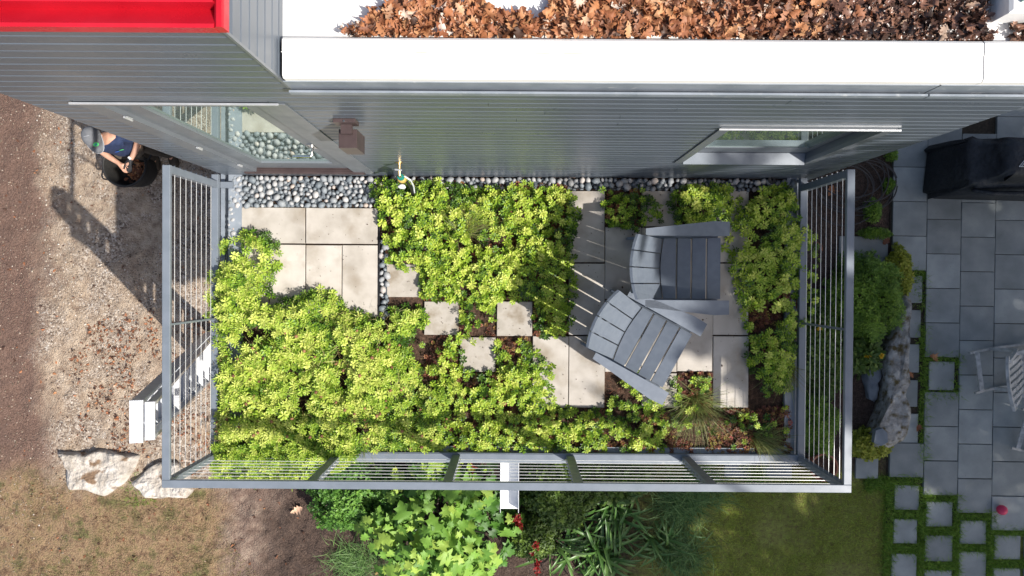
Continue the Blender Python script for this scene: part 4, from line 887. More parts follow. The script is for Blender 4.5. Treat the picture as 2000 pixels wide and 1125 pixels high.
for s_ in (1, -1):
    sh = b.add((.165*s_, -.01, 1.425), .062, up_); 
    el = b.add((.245*s_, -.02, 1.17), .044, b.add((.215*s_, -.01, 1.31), .052, sh))
    wr = b.add((.075*s_, -.22, 1.115), .027, b.add((.165*s_, -.13, 1.13), .039, el)); pa = b.add((.035*s_, -.275, 1.10), (.040, .022), wr); hands[s_] = (wr, pa)
    for k, (ox, ln2) in enumerate(((-.03, .062), (-.011, .07), (.010, .066), (.028, .052))):
        r0 = .0095
        base = (.035*s_+ox*.8, -.295, 1.098-abs(ox)*.15)
        b.chain([(base, .0105), ((base[0]-.012*s_, base[1]-ln2*.5, base[2]-.012), .0095), ((base[0]-.024*s_, base[1]-ln2*.75, base[2]-.038), .008)], pa)
    b.chain([((.035*s_-.03*s_, -.255, 1.108), .012), ((-.015*s_, -.282, 1.108), .010), ((-.028*s_, -.305, 1.098), .0085)], pa)
for s_ in (1, -1):
    hj = b.add((.09*s_, .03, .90), .095, pel); kn = b.add((.11*s_, 0, .50), .058, b.add((.105*s_, .02, .70), .075, hj)); an = b.add((.115*s_, .035, .10), .038, b.add((.115*s_, .025, .32), .054, kn)); b.add((.125*s_, -.12, .045), .036, an)
skin('body', b.v, b.e, b.r, M['skin'], per, (0, 0, 0))
t = SK(); a_ = t.add((0, -.01, .93), (.175, .14)); a1 = t.add((0, -.03, 1.10), (.168, .135), a_); a2_ = t.add((0, -.01, 1.31), (.185, .135), a1); a3 = t.add((0, -.018, 1.43), (.12, .10), a2_); t.add((0, -.02, 1.515), (.070, .068), t.add((0, -.022, 1.475), (.085, .08), a3))
for s_ in (1, -1): t.chain([((.17*s_, -.01, 1.425), .075), ((.213*s_, -.01, 1.32), .068), ((.235*s_, -.015, 1.235), .066)], a3)
skin('t_shirt', t.v, t.e, t.r, M['navy'], per, (0, 0, 0))
t = SK(); a_ = t.add((0, .03, .97), (.16, .12)); 
for s_ in (1, -1): t.chain([((.092*s_, .03, .88), .107), ((.106*s_, .02, .70), .088), ((.112*s_, 0, .50), .072), ((.117*s_, .025, .30), .072), ((.117*s_, .035, .07), .072)], a_)
skin('trousers', t.v, t.e, t.r, M['trouser'], per, (0, 0, 0))
for s_ in (1, -1):
    skin('boot', [(.116*s_, .04, .13), (.117*s_, .045, .055), (.126*s_, -.07, .05), (.13*s_, -.15, .042)], [(0, 1), (1, 2), (2, 3)], [.068, .07, .07, .062], M['boot'], per, (0, 0, 0))
# gloved left hand (worn over the hand)
g_ = SK(); wv = g_.add((.095, -.195, 1.118), .034); pv_ = g_.add((.035, -.275, 1.10), (.046, .028), g_.add((.07, -.225, 1.114), .034, wv))
for ox, ln2 in ((-.03, .062), (-.011, .07), (.010, .066), (.028, .052)):
    base = (.035+ox*.8, -.295, 1.098-abs(ox)*.15); g_.chain([(base, .014), ((base[0]-.012, base[1]-ln2*.5, base[2]-.012), .0125), ((base[0]-.024, base[1]-ln2*.78, base[2]-.04), .0105)], pv_)
g_.chain([((.005, -.255, 1.108), .0155), ((-.015, -.282, 1.108), .013), ((-.029, -.307, 1.097), .011)], pv_)
gl = skin('glove', g_.v, g_.e, g_.r, M['glove'], per, (0, 0, 0))
put('cuff_tab', MB().box(-.012, .012, -.02, .02, 0, .004).mesh('cuff_tab'), M['mark'], gl, (.09, -.205, 1.153), (0, .3, .6), world=False)
# head details
hz = 1.655; hy = -.035
put('nose', MB().ball((0, hy-.098, hz-.012), .018, 2, (.8, 1.1, 1.3)).mesh('nose', True), M['skin'], per, world=False)
for s_ in (1, -1):
    put('ear', MB().ball((.079*s_, hy+.012, hz-.01), .026, 2, (.4, .75, 1.15)).mesh('ear', True), M['skin'], per, world=False)
    put('eye', MB().ball((.031*s_, hy-.083, hz+.004), .012, 2).mesh('eye', True), M['mark'], per, world=False)
put('mouth', MB().ball((0, hy-.083, hz-.058), .022, 2, (1, .35, .22)).mesh('mouth', True), mat('lips', (.35, .12, .10), rough=.5), per, world=False)
put('hair', MB().ball((0, hy+.032, hz+.0), .088, 3, (.96, .82, .95)).mesh('hair', True), M['hair'], per, world=False)
CM = Matrix.Translation((0, hy-.0, hz+.035)) @ Matrix.Rotation(R(14), 4, 'X')
q = MB(); pr = [(.100, -.01), (.101, .03), (.094, .068), (.074, .098), (.042, .113), (.006, .117)]
q.lathe([(r_, z_) for r_, z_ in pr], 28, CM @ Matrix.Diagonal((.93, 1.12, 1.12, 1)), capb=False, capt=True); cap = put('cap', q.mesh('cap', True), M['cap'], per, world=False)
rings = []
for k in range(13):
    t_ = math.pi+math.pi*k/12; d_ = Vector((math.cos(t_)*.093, math.sin(t_)*.112, 0)); ex = -.085*math.sin(t_)**1 if True else 0
    o1 = Vector((math.cos(t_)*.098, math.sin(t_)*.112-.078*abs(math.sin(t_))**.6, -.022*abs(math.sin(t_))-.0+.010*math.cos(2*t_)))
    rings.append([CM @ (d_*.96+Vector((0, 0, -.004))), CM @ (o1+Vector((0, 0, -.004))), CM @ (o1+Vector((0, 0, .0))), CM @ (d_*.96+Vector((0, 0, .002)))])
put('brim', MB().loft(rings).mesh('brim', True), M['cap'], cap, world=False)
put('brim_edge', MB().tube([r_[1] for r_ in rings], .0045, 6).mesh('brim_edge'), M['capedge'], cap, world=False)
sm = []
for k in range(11):
    t_ = k/10*math.pi; sm.append(CM @ Vector((math.cos(t_)*.0955, .012, math.sin(t_)*.1325)))
put('cap_seam', MB().tube(sm, .003, 5).mesh('cap_seam'), M['capedge'], cap, world=False)
put('cap_back', MB().lathe([(r_*1.006, z_) for r_, z_ in pr], 28, CM @ Matrix.Translation((0, .006, 0)) @ Matrix.Diagonal((.925, 1.11, 1.11, 1)), capb=False, capt=True).mesh('cap_back', True), M['cap'], cap, world=False)
# round emblem on the front left of the cap
bd = Vector((.40, -.72, .56)).normalized(); ctr = CM @ Vector((bd.x*.110, bd.y*.126, bd.z*.136)); nq = (CM.to_3x3() @ bd).to_track_quat('Z', 'Y').to_matrix().to_4x4()
EM = Matrix.Translation(ctr) @ nq
put('emblem', MB().lathe([(.030, 0), (.030, .004), (.001, .005)], 24, EM, capb=True).mesh('emblem'), M['cgreen'], cap, world=False)
put('emblem_mark', MB().box(-.018, -.006, -.004, .004, .0056, .007, EM).box(.004, .016, -.003, .005, .0056, .007, EM).box(-.008, .006, -.008, -.004, .0056, .007, EM).box(-.012, .012, .010, .014, .0056, .007, EM).mesh('emblem_mark'), M['cblue'], cap, world=False)
# small chest lettering
def lettering(cx, cy, cz, nn, mt, sx):
    q = MB(); 
    for k in range(nn):
        x = cx+k*.013*sx; hgt = random.choice([.012, .016, .02]); q.box(x, x+.004, cy, cy+.004, cz, cz+hgt); q.box(x, x+.010, cy, cy+.004, cz+.006, cz+.010)
    return q
put('chest_print', lettering(.035, -.158, 1.335, 4, None, 1).mesh('chest_print'), M['cblue'], per, world=False)
put('chest_print', lettering(.090, -.148, 1.335, 4, None, 1).mesh('chest_print'), M['cgreen'], per, world=False)

# ------------------------------------------------------------------ shrubs and flowers below the terrace
def clumpT(n, ln, wd):
    ps = []
    for k in range(n):
        v, t = leafT(ln*random.uniform(.7, 1.2), wd, random.uniform(.1, 1.2), random.uniform(0, 6.28), 0, .002, .2); ps.append((v, t, np.full(len(v), random.uniform(-.12, .12))))
    return joinT(ps)
small = [clumpT(7, .045, .022) for _ in range(4)]; fine = [clumpT(8, .05, .012) for _ in range(4)]
def shrub(name, label, c, rx, ry_, h, n, tm, mt, cat='shrub', size=1., top=.55, seed=1, group=None):
    o = thing(name, label, cat, (c[0], c[1], GZ), 0, group)
    th = rng.uniform(0, 2*np.pi, n); ph = np.arccos(rng.uniform(-.05, 1, n)); rr_ = rng.uniform(.72, 1.03, n)
    dx, dy, dz = np.sin(ph)*np.cos(th), np.sin(ph)*np.sin(th), np.cos(ph)
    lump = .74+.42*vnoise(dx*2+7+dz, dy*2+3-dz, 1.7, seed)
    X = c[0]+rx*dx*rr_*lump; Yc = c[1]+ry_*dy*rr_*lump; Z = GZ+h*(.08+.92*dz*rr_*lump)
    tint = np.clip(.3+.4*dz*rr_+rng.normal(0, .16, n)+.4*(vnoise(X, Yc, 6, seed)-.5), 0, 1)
    V, T, C = inst(tm, np.column_stack([X, Yc, Z]), size*rng.uniform(.7, 1.3, n), rng.uniform(0, 6.28, n), th, ph*rng.uniform(.2, .8, n), tint)
    tag(put('foliage', mesh_np('foliage', V, T, C), M[mt], o), kind='stuff')
    q = MB()
    for k in range(7):
        a_ = k*.9; q.tube([(c[0], c[1], GZ-.05), (c[0]+rx*.3*math.cos(a_), c[1]+ry_*.3*math.sin(a_), GZ+h*.4), (c[0]+rx*.6*math.cos(a_), c[1]+ry_*.6*math.sin(a_), GZ+h*.65)], [.02, .013, .005], 5)
    q.build('stems', M['bark'], o)
    return o
def gc(u, v, h): q = at(u, v, GZ+h); return (q.x, q.y)
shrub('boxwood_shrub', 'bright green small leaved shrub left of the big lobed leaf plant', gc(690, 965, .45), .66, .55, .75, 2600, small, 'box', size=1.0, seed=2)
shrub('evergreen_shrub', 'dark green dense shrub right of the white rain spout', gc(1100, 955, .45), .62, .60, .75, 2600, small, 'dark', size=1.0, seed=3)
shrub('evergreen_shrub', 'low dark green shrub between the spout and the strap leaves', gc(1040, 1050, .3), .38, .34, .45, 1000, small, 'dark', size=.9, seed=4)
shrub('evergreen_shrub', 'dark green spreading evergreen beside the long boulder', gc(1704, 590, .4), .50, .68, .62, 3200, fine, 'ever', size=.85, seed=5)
shrub('evergreen_shrub', 'green feathery plant seen through the right hand cables', gc(1604, 830, .25), .26, .5, .40, 1100, fine, 'ever', size=.9, seed=6)
shrub('leafy_perennial', 'dark leafy perennial with yellow flowers beside the boulder', gc(1675, 690, .2), .34, .28, .35, 420, [clumpT(6, .11, .035) for _ in range(3)], 'dark', cat='plant', seed=7)
shrub('leafy_perennial', 'leafy dark perennials seen through the right hand cables', gc(1612, 680, .2), .30, .75, .35, 900, [clumpT(6, .10, .03) for _ in range(3)], 'dark', cat='plant', seed=8)
shrub('leafy_perennial', 'dark broad leaved plant behind the strap leaves under the front railing', gc(1210, 935, .3), .42, .32, .42, 420, [clumpT(6, .13, .06) for _ in range(3)], 'dark', cat='plant', seed=9)
shrub('small_weed', 'small green cushion plant in the dark mulch by the patio', gc(1706, 412, .08), .10, .16, .14, 300, fine, 'ever', cat='plant', size=.7, seed=10)
shrub('small_weed', 'small weed at the patio edge by the hose coil', gc(1742, 300, .06), .07, .09, .10, 110, fine, 'ever', cat='plant', size=.7, seed=11)
shrub('small_weed', 'small weed at the patio edge below the hose coil', gc(1738, 362, .06), .08, .09, .10, 120, fine, 'ever', cat='plant', size=.7, seed=12)
shrub('small_weed', 'weeds along the lower edge of the dark mulch', gc(1712, 455, .05), .22, .06, .08, 200, fine, 'ever', cat='plant', size=.7, seed=13)
shrub('lime_ground_cover', 'yellow green ground cover at the top of the boulder', gc(1762, 535, .14), .17, .40, .20, 700, [clumpT(6, .04, .02) for _ in range(3)], 'lime', cat='ground cover', seed=14)
shrub('lime_ground_cover', 'yellow green ground cover at the foot of the boulder', gc(1700, 868, .12), .30, .22, .20, 650, [clumpT(6, .04, .02) for _ in range(3)], 'lime', cat='ground cover', seed=15)

# oakleaf hydrangea: every leaf an object
def lobed(seed):
    random.seed(seed); half = [(0, .0), (.06, .16), (.02, .34), (.16, .28), (.24, .26), (.34, .50), (.44, .40), (.50, .22), (.60, .24), (.74, .34), (.76, .18), (.88, .12), (1.0, 0)]
    V, T = [], []
    for x, y in half:
        k = random.uniform(.88, 1.1); V += [(x, y*k, 0), (x*.9+.05, 0, 0), (x, -y*random.uniform(.88, 1.1), 0)]
    V = np.array(V); V[:, 2] = -.35*V[:, 0]**2+.22*np.abs(V[:, 1])+.05*np.sin(V[:, 0]*9+seed)*np.sign(V[:, 1])
    for i in range(len(half)-1):
        a_ = 3*i; T += [(a_, a_+1, a_+4), (a_, a_+4, a_+3), (a_+1, a_+2, a_+5), (a_+1, a_+5, a_+4)]
    q = mesh_np('leaf', V, np.array(T)); q.materials.append(M['hyd']); return q
lm = [lobed(s) for s in range(6)]; random.seed(21)
hc = gc(838, 1050, .9)
hyd = thing('oakleaf_hydrangea', 'large oakleaf hydrangea with big pale green lobed leaves below the front railing', 'shrub', (hc[0], hc[1], GZ))
cnt = 0
for k in range(60):
    a_ = random.uniform(0, 6.28); rr_ = math.sqrt(random.random()); x = hc[0]+1.02*rr_*math.cos(a_); y = hc[1]+.86*rr_*math.sin(a_); z = GZ+.55+.75*(1-rr_**2)*random.uniform(.75, 1.05)
    if (x-hc[0]) < -.62 and (y-hc[1]) < -.05 and rr_ > .6: continue
    nl = random.choice([4, 5, 5, 6]); y0 = random.uniform(0, 6.28)
    for j in range(nl):
        if cnt >= 295: break
        aa = y0+j*2.4; s = random.uniform(.15, .27)*(1 if j > 1 else .62)
        put('leaf', random.choice(lm), None, hyd, (x+.03*math.cos(aa), y+.03*math.sin(aa), z-.03*j), (random.uniform(-.3, .3), random.uniform(-.15, .35)+.06*j, aa), (s, s, s)); cnt += 1
nH = 330; aH = rng.uniform(0, 6.28, nH); rH = np.sqrt(rng.uniform(0, 1, nH)); xH = hc[0]+1.08*rH*np.cos(aH); yH = hc[1]+.9*rH*np.sin(aH); kH = ~((xH < hc[0]-.55) & (yH < hc[1]))
hvt = [(np.array([v_.co[:] for v_ in q_.vertices]), np.array([p_.vertices[:] for p_ in q_.polygons])) for q_ in lm]
V, T, C = inst(hvt, np.column_stack([xH, yH, GZ+.3+.5*(1-rH**2)*rng.uniform(.5, 1, nH)])[kH], rng.uniform(.13, .24, nH)[kH], rng.uniform(0, 6.28, nH)[kH], rng.uniform(0, 6.28, nH)[kH], rng.uniform(0, .5, nH)[kH], rng.uniform(.1, .6, nH)[kH])
tag(put('lower_leaves', mesh_np('lower_leaves', V, T, C), M['box'], hyd), kind='stuff')
q = MB()
for k in range(9):
    a_ = k*.7; q.tube([(hc[0], hc[1], GZ-.05), (hc[0]+.35*math.cos(a_), hc[1]+.3*math.sin(a_), GZ+.5), (hc[0]+.7*math.cos(a_), hc[1]+.55*math.sin(a_), GZ+.75)], [.02, .014, .006], 6)
q.build('stems', M['bark'], hyd)
# strap-leaved plants
def strap(seed, bend):
    V, T = [], []; n = 7
    for i in range(n+1):
        t = i/n; ww = .034*math.sin(min(1, t*1.3+.25)*math.pi*.5)*(1-t**4)+.001; ang = 1.25-bend*t*1.9
        if i == 0: x = z = 0
        else: x += math.cos(ang)/n; z += math.sin(ang)/n
        V += [(x, ww, z+.012), (x, 0, z), (x, -ww, z+.012)]
    for i in range(n):
        a_ = 3*i; T += [(a_, a_+1, a_+4), (a_, a_+4, a_+3), (a_+1, a_+2, a_+5), (a_+1, a_+5, a_+4)]
    q = mesh_np('leaf', np.array(V), np.array(T)); q.materials.append(M['lily']); return q
sm_ = [strap(0, .8), strap(1, 1.1), strap(2, 1.4), strap(3, .95)]
for (u, v, n, s0, lab) in ((1195, 990, 75, .62, 'strap leaved lily clump in the shade below the front railing'), (1180, 1075, 85, .62, 'strap leaved lily clump at the bottom edge of the picture'), (1105, 1070, 45, .5, 'smaller strap leaved lily clump next to the red flowers'), (1290, 1060, 60, .48, 'narrow strap leaved clump at the edge of the lawn')):
    c = gc(u, v, 0.1); o = thing('day_lily', lab, 'plant', (c[0], c[1], GZ), 0, 'strap leaved clumps')
    for k in range(n):
        a_ = random.uniform(0, 6.28); s = s0*random.uniform(.6, 1.15)
        put('leaf', random.choice(sm_), None, o, (c[0]+random.gauss(0, .13), c[1]+random.gauss(0, .11), GZ-.03), (random.uniform(-.25, .25), random.uniform(-.35, .15), a_), (s, s*random.uniform(.7, 1.2), s))
tuft((1325, 985), GZ, 700, .34, 'dark arching grass clump between lilies and lawn', 0, 3, 'bluegrass', .009, .16, 'grass_clump')
tuft((1375, 945), GZ, 420, .27, 'small arching grass clump under the front rail near the lawn', 0, 3, 'bluegrass', .008, .14, 'grass_clump')
tuft((1330, 1085), GZ, 520, .32, 'arching grass clump by the lawn at the bottom of the picture', 0, 3, 'bluegrass', .009, .15, 'grass_clump')
tuft((690, 1100), GZ, 620, .24, 'blue green grass clump at the bottom left of the hydrangea', 0, 3, 'bluegrass', .008, .16, 'grass_clump')
tuft((775, 1090), GZ, 300, .18, 'thin grass at the foot of the hydrangea', 0, 3, 'bluegrass', .006, .14, 'grass_clump')
fl = [clumpT(10, .045, .02) for _ in range(3)]
for (u, v, n, lab) in ((1012, 1022, 20, 'red flower spike right below the white spout'), (1050, 1106, 14, 'red flower spike near the bottom edge beside the lilies'), (868, 922, 22, 'red flowers seen through the front cables left of the spout'), (920, 920, 16, 'red flowers just left of the white spout'), (1043, 1072, 5, 'tiny red blossom above the bottom edge')):
    c = gc(u, v, .5); o = thing('red_flower', lab, 'flower', (c[0], c[1], GZ), 0, 'red flowers below the railing')
    P = np.column_stack([c[0]+rng.normal(0, .022, n), c[1]+rng.normal(0, .045, n), GZ+.5+rng.normal(0, .04, n)])
    V, T, C = inst(fl, P, rng.uniform(.6, 1.1, n), rng.uniform(0, 6.28, n), rng.uniform(0, 6.28, n), rng.uniform(0, .8, n), rng.uniform(0, 1, n))
    tag(put('petals', mesh_np('petals', V, T, C), M['redfl'], o), kind='stuff')
    MB().tube([(c[0]+.02, c[1], GZ-.05), (c[0], c[1], GZ+.5)], .006, 5).build('stem', M['ever'], o)
for (u, v, lab) in ((1693, 697, 'yellow flower in the perennials left of the boulder'), (1721, 696, 'yellow flower touching the long boulder'), (1600, 641, 'yellow flower seen through the right hand cables')):
    c = gc(u, v, .36); n = 12
    P = np.column_stack([c[0]+rng.normal(0, .01, n), c[1]+rng.normal(0, .01, n), np.full(n, GZ+.37)])
    tag(scatter('yellow_flower', [clumpT(6, .035, .018)], P, rng.uniform(.7, 1.1, n), M['yelfl']), lab, 'flower', 'yellow flowers by the boulder')

# boulder, slate piece, pot, hose, lawn
boulder('long_boulder', 'long mossy grey boulder lying along the patio edge', [(1746, 650), (1760, 610), (1770, 572), (1780, 577), (1775, 640), (1773, 740), (1768, 775), (1780, 810), (1768, 860), (1745, 878), (1708, 875), (1706, 852), (1728, 800), (1735, 745), (1732, 690)], GZ-.05, .33, 'mossrock', rough_=.05)
fs = at(1722, 855, GZ+.42)
tag(MB().prism([(fs.x-.09, fs.y-.07), (fs.x+.0, fs.y-.11), (fs.x+.09, fs.y-.06), (fs.x+.08, fs.y+.06), (fs.x+.02, fs.y+.12), (fs.x-.07, fs.y+.09)], GZ+.33, GZ+.405).build('slate_stone', M['slate']), 'flat grey slate resting on the foot of the long boulder', 'stone')
boulder('dark_rock', 'dark rock in the shade left of the long boulder', [(1690, 720), (1712, 705), (1722, 735), (1714, 785), (1698, 780)], GZ-.05, .13, 'slate', rough_=.05)
pp = at(1611, 914, GZ+.3); pot = thing('flower_pot', 'round terracotta pot below the front right railing corner', 'flower pot', (pp.x, pp.y, GZ))
MB().lathe([(.11, 0), (.16, .25), (.18, .25), (.185, .31), (.165, .31), (.15, .24), (.02, .235)], 28, Matrix.Translation((pp.x, pp.y, GZ-.02))).build('pot_body', M['terra'], pot, smooth=False)
MB().lathe([(.155, 0), (.08, .012), (.01, .016)], 20, Matrix.Translation((pp.x, pp.y, GZ+.225)), capt=True).build('potting_soil', M['soil'], pot)
hcen = at(1668, 355, GZ+.03); q = MB()
hz_ = thing('drip_hose', 'coil of thin brown drip hose on dark mulch between wall and patio', 'hose', (hcen.x, hcen.y, GZ))
for k in range(9):
    r_ = random.uniform(.30, .52); cx, cy = hcen.x+random.uniform(-.16, .16), hcen.y+random.uniform(-.12, .12); ph = random.uniform(0, 6.28); e = random.uniform(.7, 1)
    put('hose_loop', MB().tube([(cx+r_*math.cos(ph+t*6.0), cy+r_*e*math.sin(ph+t*6.0), GZ+.02+.01*k+.015*math.sin(t*9+k)) for t in np.linspace(0, 1, 34)], .0085, 5).mesh('hose_loop'), M['hose'], hz_)
blades('lawn', 'mossy shaded lawn at the bottom right', [(1290, 945), (1420, 940), (1560, 940), (1745, 945), (1745, 1190), (1260, 1190), (1330, 1050)], 44000, .042, 'grass', .6, 2.0, .30, 41, z=GZ-.05, tilt=.8)
def jg(px, n, lab, h=.085, thr=.0): blades('joint_grass', lab, px, int(n*1.5), h, 'jgrass', .5, 4, thr, 43, z=GZ-.045, tilt=.75)
jg([(1780, 520), (1812, 530), (1812, 900), (1795, 905), (1800, 700)], 2600, 'green grass growing in the long joint beside the boulder', .08, .25)
jg([(1805, 695), (1880, 690), (1882, 710), (1872, 706), (1872, 762), (1880, 780), (1806, 776), (1806, 764), (1866, 762), (1866, 707), (1808, 708)], 900, 'grass ring around the single stepping paver by the rocking chair')
jg([(1690, 935), (1800, 925), (1800, 946), (1690, 962)], 900, 'grass at the top of the stepping pavers')
for (px, n) in (([(1730, 930), (1747, 946), (1746, 1130), (1725, 1130)], 900), ([(1796, 945), (1812, 960), (1808, 1130), (1792, 1130)], 900), ([(1745, 996), (1810, 998), (1808, 1014), (1745, 1013)], 420), ([(1745, 1064), (1806, 1064), (1806, 1082), (1745, 1082)], 420), ([(1806, 964), (1878, 964), (1878, 980), (1806, 980)], 480), ([(1862, 966), (1878, 1000), (1876, 1130), (1861, 1130)], 850), ([(1806, 1030), (1874, 1030), (1874, 1046), (1806, 1046)], 420), ([(1806, 1098), (1874, 1098), (1874, 1114), (1806, 1114)], 420), ([(1874, 1000), (1944, 1000), (1944, 1017), (1874, 1017)], 460), ([(1874, 1064), (1942, 1064), (1942, 1079), (1874, 1079)], 420), ([(1928, 1000), (1944, 1000), (1942, 1130), (1928, 1130)], 800), ([(1942, 1032), (2010, 1032), (2010, 1046), (1942, 1046)], 420), ([(1942, 1094), (2010, 1094), (2010, 1110), (1942, 1110)], 420)):
    jg(px, n, 'green grass strip between the square stepping pavers')
jg([(1440, 895), (1500, 895), (1500, 945), (1455, 945)], 500, 'grass between pavers seen through the front cables')

# patio things: covered grill, rocking chairs, ball, stray leaves
gr = thing('covered_grill', 'barbecue grill under a black vinyl cover at the right edge of the patio', 'grill', (6.1, 1.43, GZ))
def rrect(x0, x1, y0, y1, z, r=.09, wob=.0, ph=0):
    out = []
    for cx, cy, a0 in ((x1-r, y1-r, 0), (x0+r, y1-r, 90), (x0+r, y0+r, 180), (x1-r, y0+r, 270)):
        for k in range(6):
            a_ = R(a0+18*k); out.append((cx+r*math.cos(a_), cy+r*math.sin(a_), z))
    n = len(out)
    return [(x+wob*math.sin(i*1.9+ph)*(1 if abs(x-(x0+x1)/2) > .1 else .3), y+wob*math.cos(i*2.3+ph), z+wob*.5*math.sin(i*1.3+ph)) for i, (x, y, z) in enumerate(out)]
MB().loft([rrect(5.30, 7.05, 1.08, 1.80, GZ+.02, .12, .028, 0), rrect(5.34, 7.02, 1.10, 1.78, GZ+.5, .12, .024, 1), rrect(5.36, 7.0, 1.13, 1.76, GZ+.80, .11, .028, 2), rrect(5.40, 6.97, 1.16, 1.73, GZ+.86, .10, .006, 3), rrect(5.56, 6.80, 1.18, 1.71, GZ+.885, .10, .006, 3), rrect(5.60, 6.76, 1.20, 1.70, GZ+1.05, .10, .028, 4), rrect(5.66, 6.70, 1.25, 1.66, GZ+1.14, .10, .008, 5), rrect(5.76, 6.6, 1.34, 1.58, GZ+1.165, .08, .003, 6)]).build('cover', M['cover'], gr, smooth=True)
MB().tube([(5.44, 1.10, GZ+.80), (5.70, 1.06, GZ+.83), (6.2, 1.05, GZ+.84), (6.9, 1.06, GZ+.84)], [.02, .035, .038, .03], 8).build('front_fold', M['cover'], gr, smooth=True)
MB().tube([(5.62, 1.66, GZ+1.06), (5.85, 1.45, GZ+1.175), (6.0, 1.30, GZ+1.15), (6.02, 1.22, GZ+1.07)], [.004, .012, .012, .004], 6).build('crease', M['cover'], gr, smooth=True)
MB().tube([(6.06, 1.68, GZ+1.1), (6.10, 1.45, GZ+1.172), (6.07, 1.22, GZ+1.1)], .004, 5).build('seam', M['cover'], gr)
for o_ in gr.children: o_.location += Vector((.25, .06, 0))
lg = at(1998, 318, GZ+1.17)
q = MB()
for (x0, y0, x1, y1) in ((-.045, -.045, .03, .045), (-.02, -.045, .05, .04), (-.045, -.045, .09, -.045), (.03, .045, .16, .045)):
    q.tube([(lg.x+x0, lg.y+y0, GZ+1.172), (lg.x+x1, lg.y+y1, GZ+1.172)], .0035, 4)
q.build('cover_print', M['mark'], gr)

def make_rocker():
    t = thing('rocking_chair', 'weathered grey wooden rocking chair with slatted back at the right edge', 'rocking chair', (0, 0, GZ))
    def P_(n, q, par=t): return put(n, q.mesh(n), M['teak'], par, world=False)
    for s in (-1, 1):
        pts = [(x, .27*s, .02+.16*((x-.05)/.6)**2) for x in np.linspace(-.52, .50, 12)]
        P_('rocker', MB().loft([[(x, y-.014, z-.02), (x, y+.014, z-.02), (x, y+.014, z+.02), (x, y-.014, z+.02)] for x, y, z in pts]))
        P_('front_leg', MB().box(.34, .385, .27*s-.022, .27*s+.022, .06, .58))
        P_('back_post', MB().loft([[(x-.02, .27*s-.02, z), (x+.025, .27*s-.02, z), (x+.025, .27*s+.02, z), (x-.02, .27*s+.02, z)] for x, z in ((-.16, .06), (-.06, .40), (-.32, .72), (-.60, 1.04))]))
        P_('armrest', MB().prism([(-.22, .25*s), (.38, .24*s), (.40, .33*s), (.10, .335*s), (-.22, .29*s)] if s > 0 else [(-.22, .29*s), (.10, .335*s), (.40, .33*s), (.38, .24*s), (-.22, .25*s)], .60, .625))
    P_('crest_rail', MB().loft([[(-.60-.05*(1-(y/.33)**2), y, 1.00+.03*(1-(y/.33)**2)), (-.575-.05*(1-(y/.33)**2), y, 1.02+.03*(1-(y/.33)**2)), (-.635-.05*(1-(y/.33)**2), y, 1.09+.03*(1-(y/.33)**2)), (-.66-.05*(1-(y/.33)**2), y, 1.07+.03*(1-(y/.33)**2))] for y in np.linspace(-.33, .33, 9)]))
    for k in range(6):
        y = -.205+k*.082
        P_('back_slat', MB().loft([[(x, y-.024, z), (x, y+.024, z), (x+.014, y+.024, z), (x+.014, y-.024, z)] for x, z in ((-.03, .42), (-.30, .71), (-.60-.03*(1-(y/.33)**2), 1.03))]))
    for k in range(7):
        x = -.05+k*.068; P_('seat_slat', MB().box(x, x+.058, -.26, .26, .405+.012*k-.01*(k == 6), .425+.012*k-.01*(k == 6)))
    P_('stretcher', MB().box(-.44, -.38, -.256, .256, .13, .15)); P_('stretcher', MB().box(.35, .38, -.248, .248, .22, .26))
    return t
rk = make_rocker(); rk.rotation_euler = (0, 0, R(8)); ra = (at(1867, 694, GZ+.1)+at(1884, 761, GZ+.1))/2
rk.location = (ra.x+.52*math.cos(R(8)), ra.y+.52*math.sin(R(8)), GZ)
rk.location.x += .12
rk2 = copy_tree(rk); rk2.rotation_euler = (0, 0, R(-15)); ra = (at(1943, 780, GZ+.1)+at(1957, 834, GZ+.1))/2
rk2.location = (ra.x+.16+.56*math.cos(R(-15)), ra.y+.56*math.sin(R(-15))-.18, GZ)
tag(rk2, 'second weathered rocking chair cut off by the right edge, below the first')
for r_ in (rk, rk2): r_['group'] = 'weathered rocking chairs on the patio'
bp = at(1957, 996, GZ+.065)
bm_ = MB().ball((0, 0, 0), .066, 4).mesh('ball', True); tag(put('ball', bm_, M['ball'], loc=(bp.x, bp.y, GZ+.066)), 'small pink ball on the bluestone patio', 'ball')
for (u, v, s, a_, lab) in ((578, 997, .17, .4, 'yellow brown oak leaf on the bare earth left of the hydrangea'), (1825, 700, .15, 2.6, 'orange oak leaf in the grass joint by the stepping paver'), (1625, 372, .17, 1.0, 'tan oak leaf on mulch seen through the right hand cables'), (1605, 480, .15, 2.0, 'tan oak leaf on a paver seen through the right hand cables'), (1732, 470, .13, 4.0, 'curled orange leaf at the lower edge of the mulch'), (1793, 836, .11, 1.0, 'pale leaf on the paver beside the boulder foot'), (1780, 732, .10, 2.2, 'pinkish leaf on the patio beside the boulder'), (740, 1122, .13, .3, 'orange leaf in the grass at the bottom edge'), (1631, 820, .12, .4, 'orange leaf in dark mulch behind the right hand cables')):
    p = at(u, v, GZ+.02); m_ = oakme[random.randrange(6)]
    tag(put('oak_leaf', m_, None, loc=(p.x, p.y, GZ+.012 if u > 1700 else float(ground_h(p.x, p.y))+.02), rot=(.15, .1, a_), scale=(s, s, s)), lab, 'leaf', 'stray oak leaves')

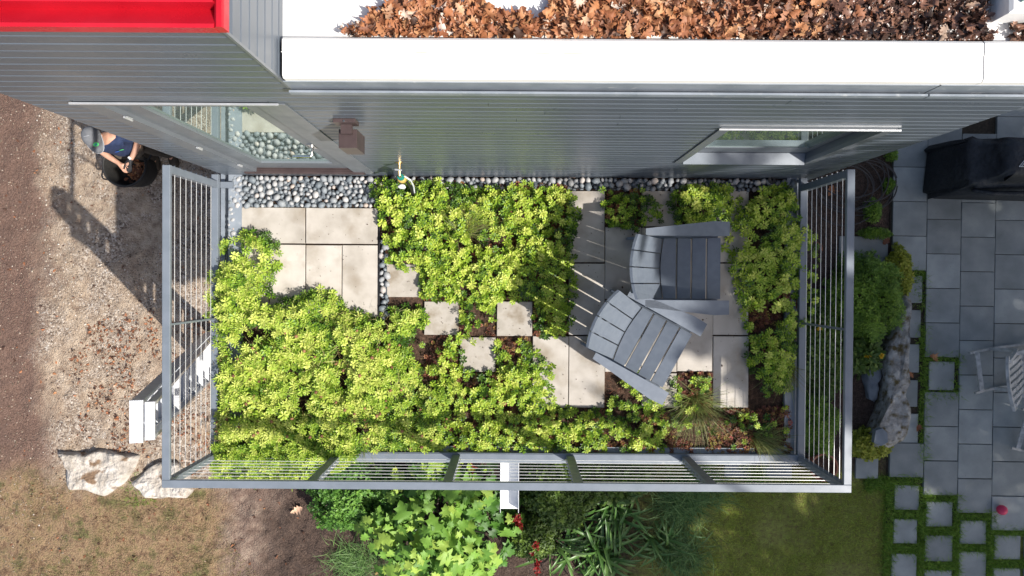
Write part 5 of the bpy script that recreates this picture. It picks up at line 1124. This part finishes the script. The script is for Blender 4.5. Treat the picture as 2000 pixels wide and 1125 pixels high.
# ------------------------------------------------------------------ trees to the right that shade the patio (outside the frame)
def lit_edge(y):   # edge of the shade on the terrace level, x as a function of y
    return np.interp(y, [-14, -5, -.65, .885, 1.9, 8], [4.2, 2.9, 1.75, .30, -.40, -3.2])
def tree(name, label, x, y, zc_, rx, ry_, rz_, n, seed):
    o = thing(name, label, 'tree', (x, y, GZ), 0, 'trees shading the patio')
    q = MB(); q.tube([(x, y, GZ-.3), (x+.1, y, GZ+2), (x, y+.1, zc_-rz_*.4), (x, y, zc_+rz_*.3)], [.34, .26, .2, .08], 10)
    for k in range(9):
        a_ = k*.72+seed; q.tube([(x, y, zc_-rz_*.6+k*.25), (x+rx*.4*math.cos(a_), y+ry_*.4*math.sin(a_), zc_-rz_*.2+k*.25), (x+rx*.8*math.cos(a_), y+ry_*.8*math.sin(a_), zc_+k*.2)], [.12, .07, .02], 6)
    q.build('trunk', M['bark'], o)
    d = rng.normal(0, 1, (n, 3)); d /= np.linalg.norm(d, axis=1)[:, None]; r_ = rng.uniform(.25, 1, n)**.5
    P = np.column_stack([x+rx*d[:, 0]*r_, y+ry_*d[:, 1]*r_, zc_+rz_*d[:, 2]*r_])
    sx = P[:, 0]-P[:, 2]*L.x/L.z; sy = P[:, 1]-P[:, 2]*L.y/L.z
    k = (sx > lit_edge(sy)+(vnoise(sx, sy, 1.6, seed)-.5)*.9+.12) & (P[:, 2] > 3.4); gaps = vnoise(sx, sy, 1.3, seed+3)
    k &= gaps > .12+.42*np.exp(-np.clip(sx-lit_edge(sy), 0, 9)/1.3)*rng.uniform(.3, 1.1, n)
    P = P[k]
    tm = [clumpT(6, .26, .15) for _ in range(4)]
    V, T, C = inst(tm, P, rng.uniform(.8, 1.4, len(P)), rng.uniform(0, 6.28, len(P)), rng.uniform(0, 6.28, len(P)), rng.uniform(0, 1.5, len(P)), rng.uniform(0, 1, len(P)))
    tag(put('crown', mesh_np('crown', V, T, C), M['canopy'], o), kind='stuff')
tree('maple_tree', 'leafy tree standing beyond the lawn at the lower right', 11.0, -7.5, 8.2, 6.2, 5.5, 4.2, 5200, 1)
tree('maple_tree', 'leafy tree standing beyond the patio at the right', 14.5, -1.5, 8.5, 6.0, 5.5, 4.2, 4600, 2)
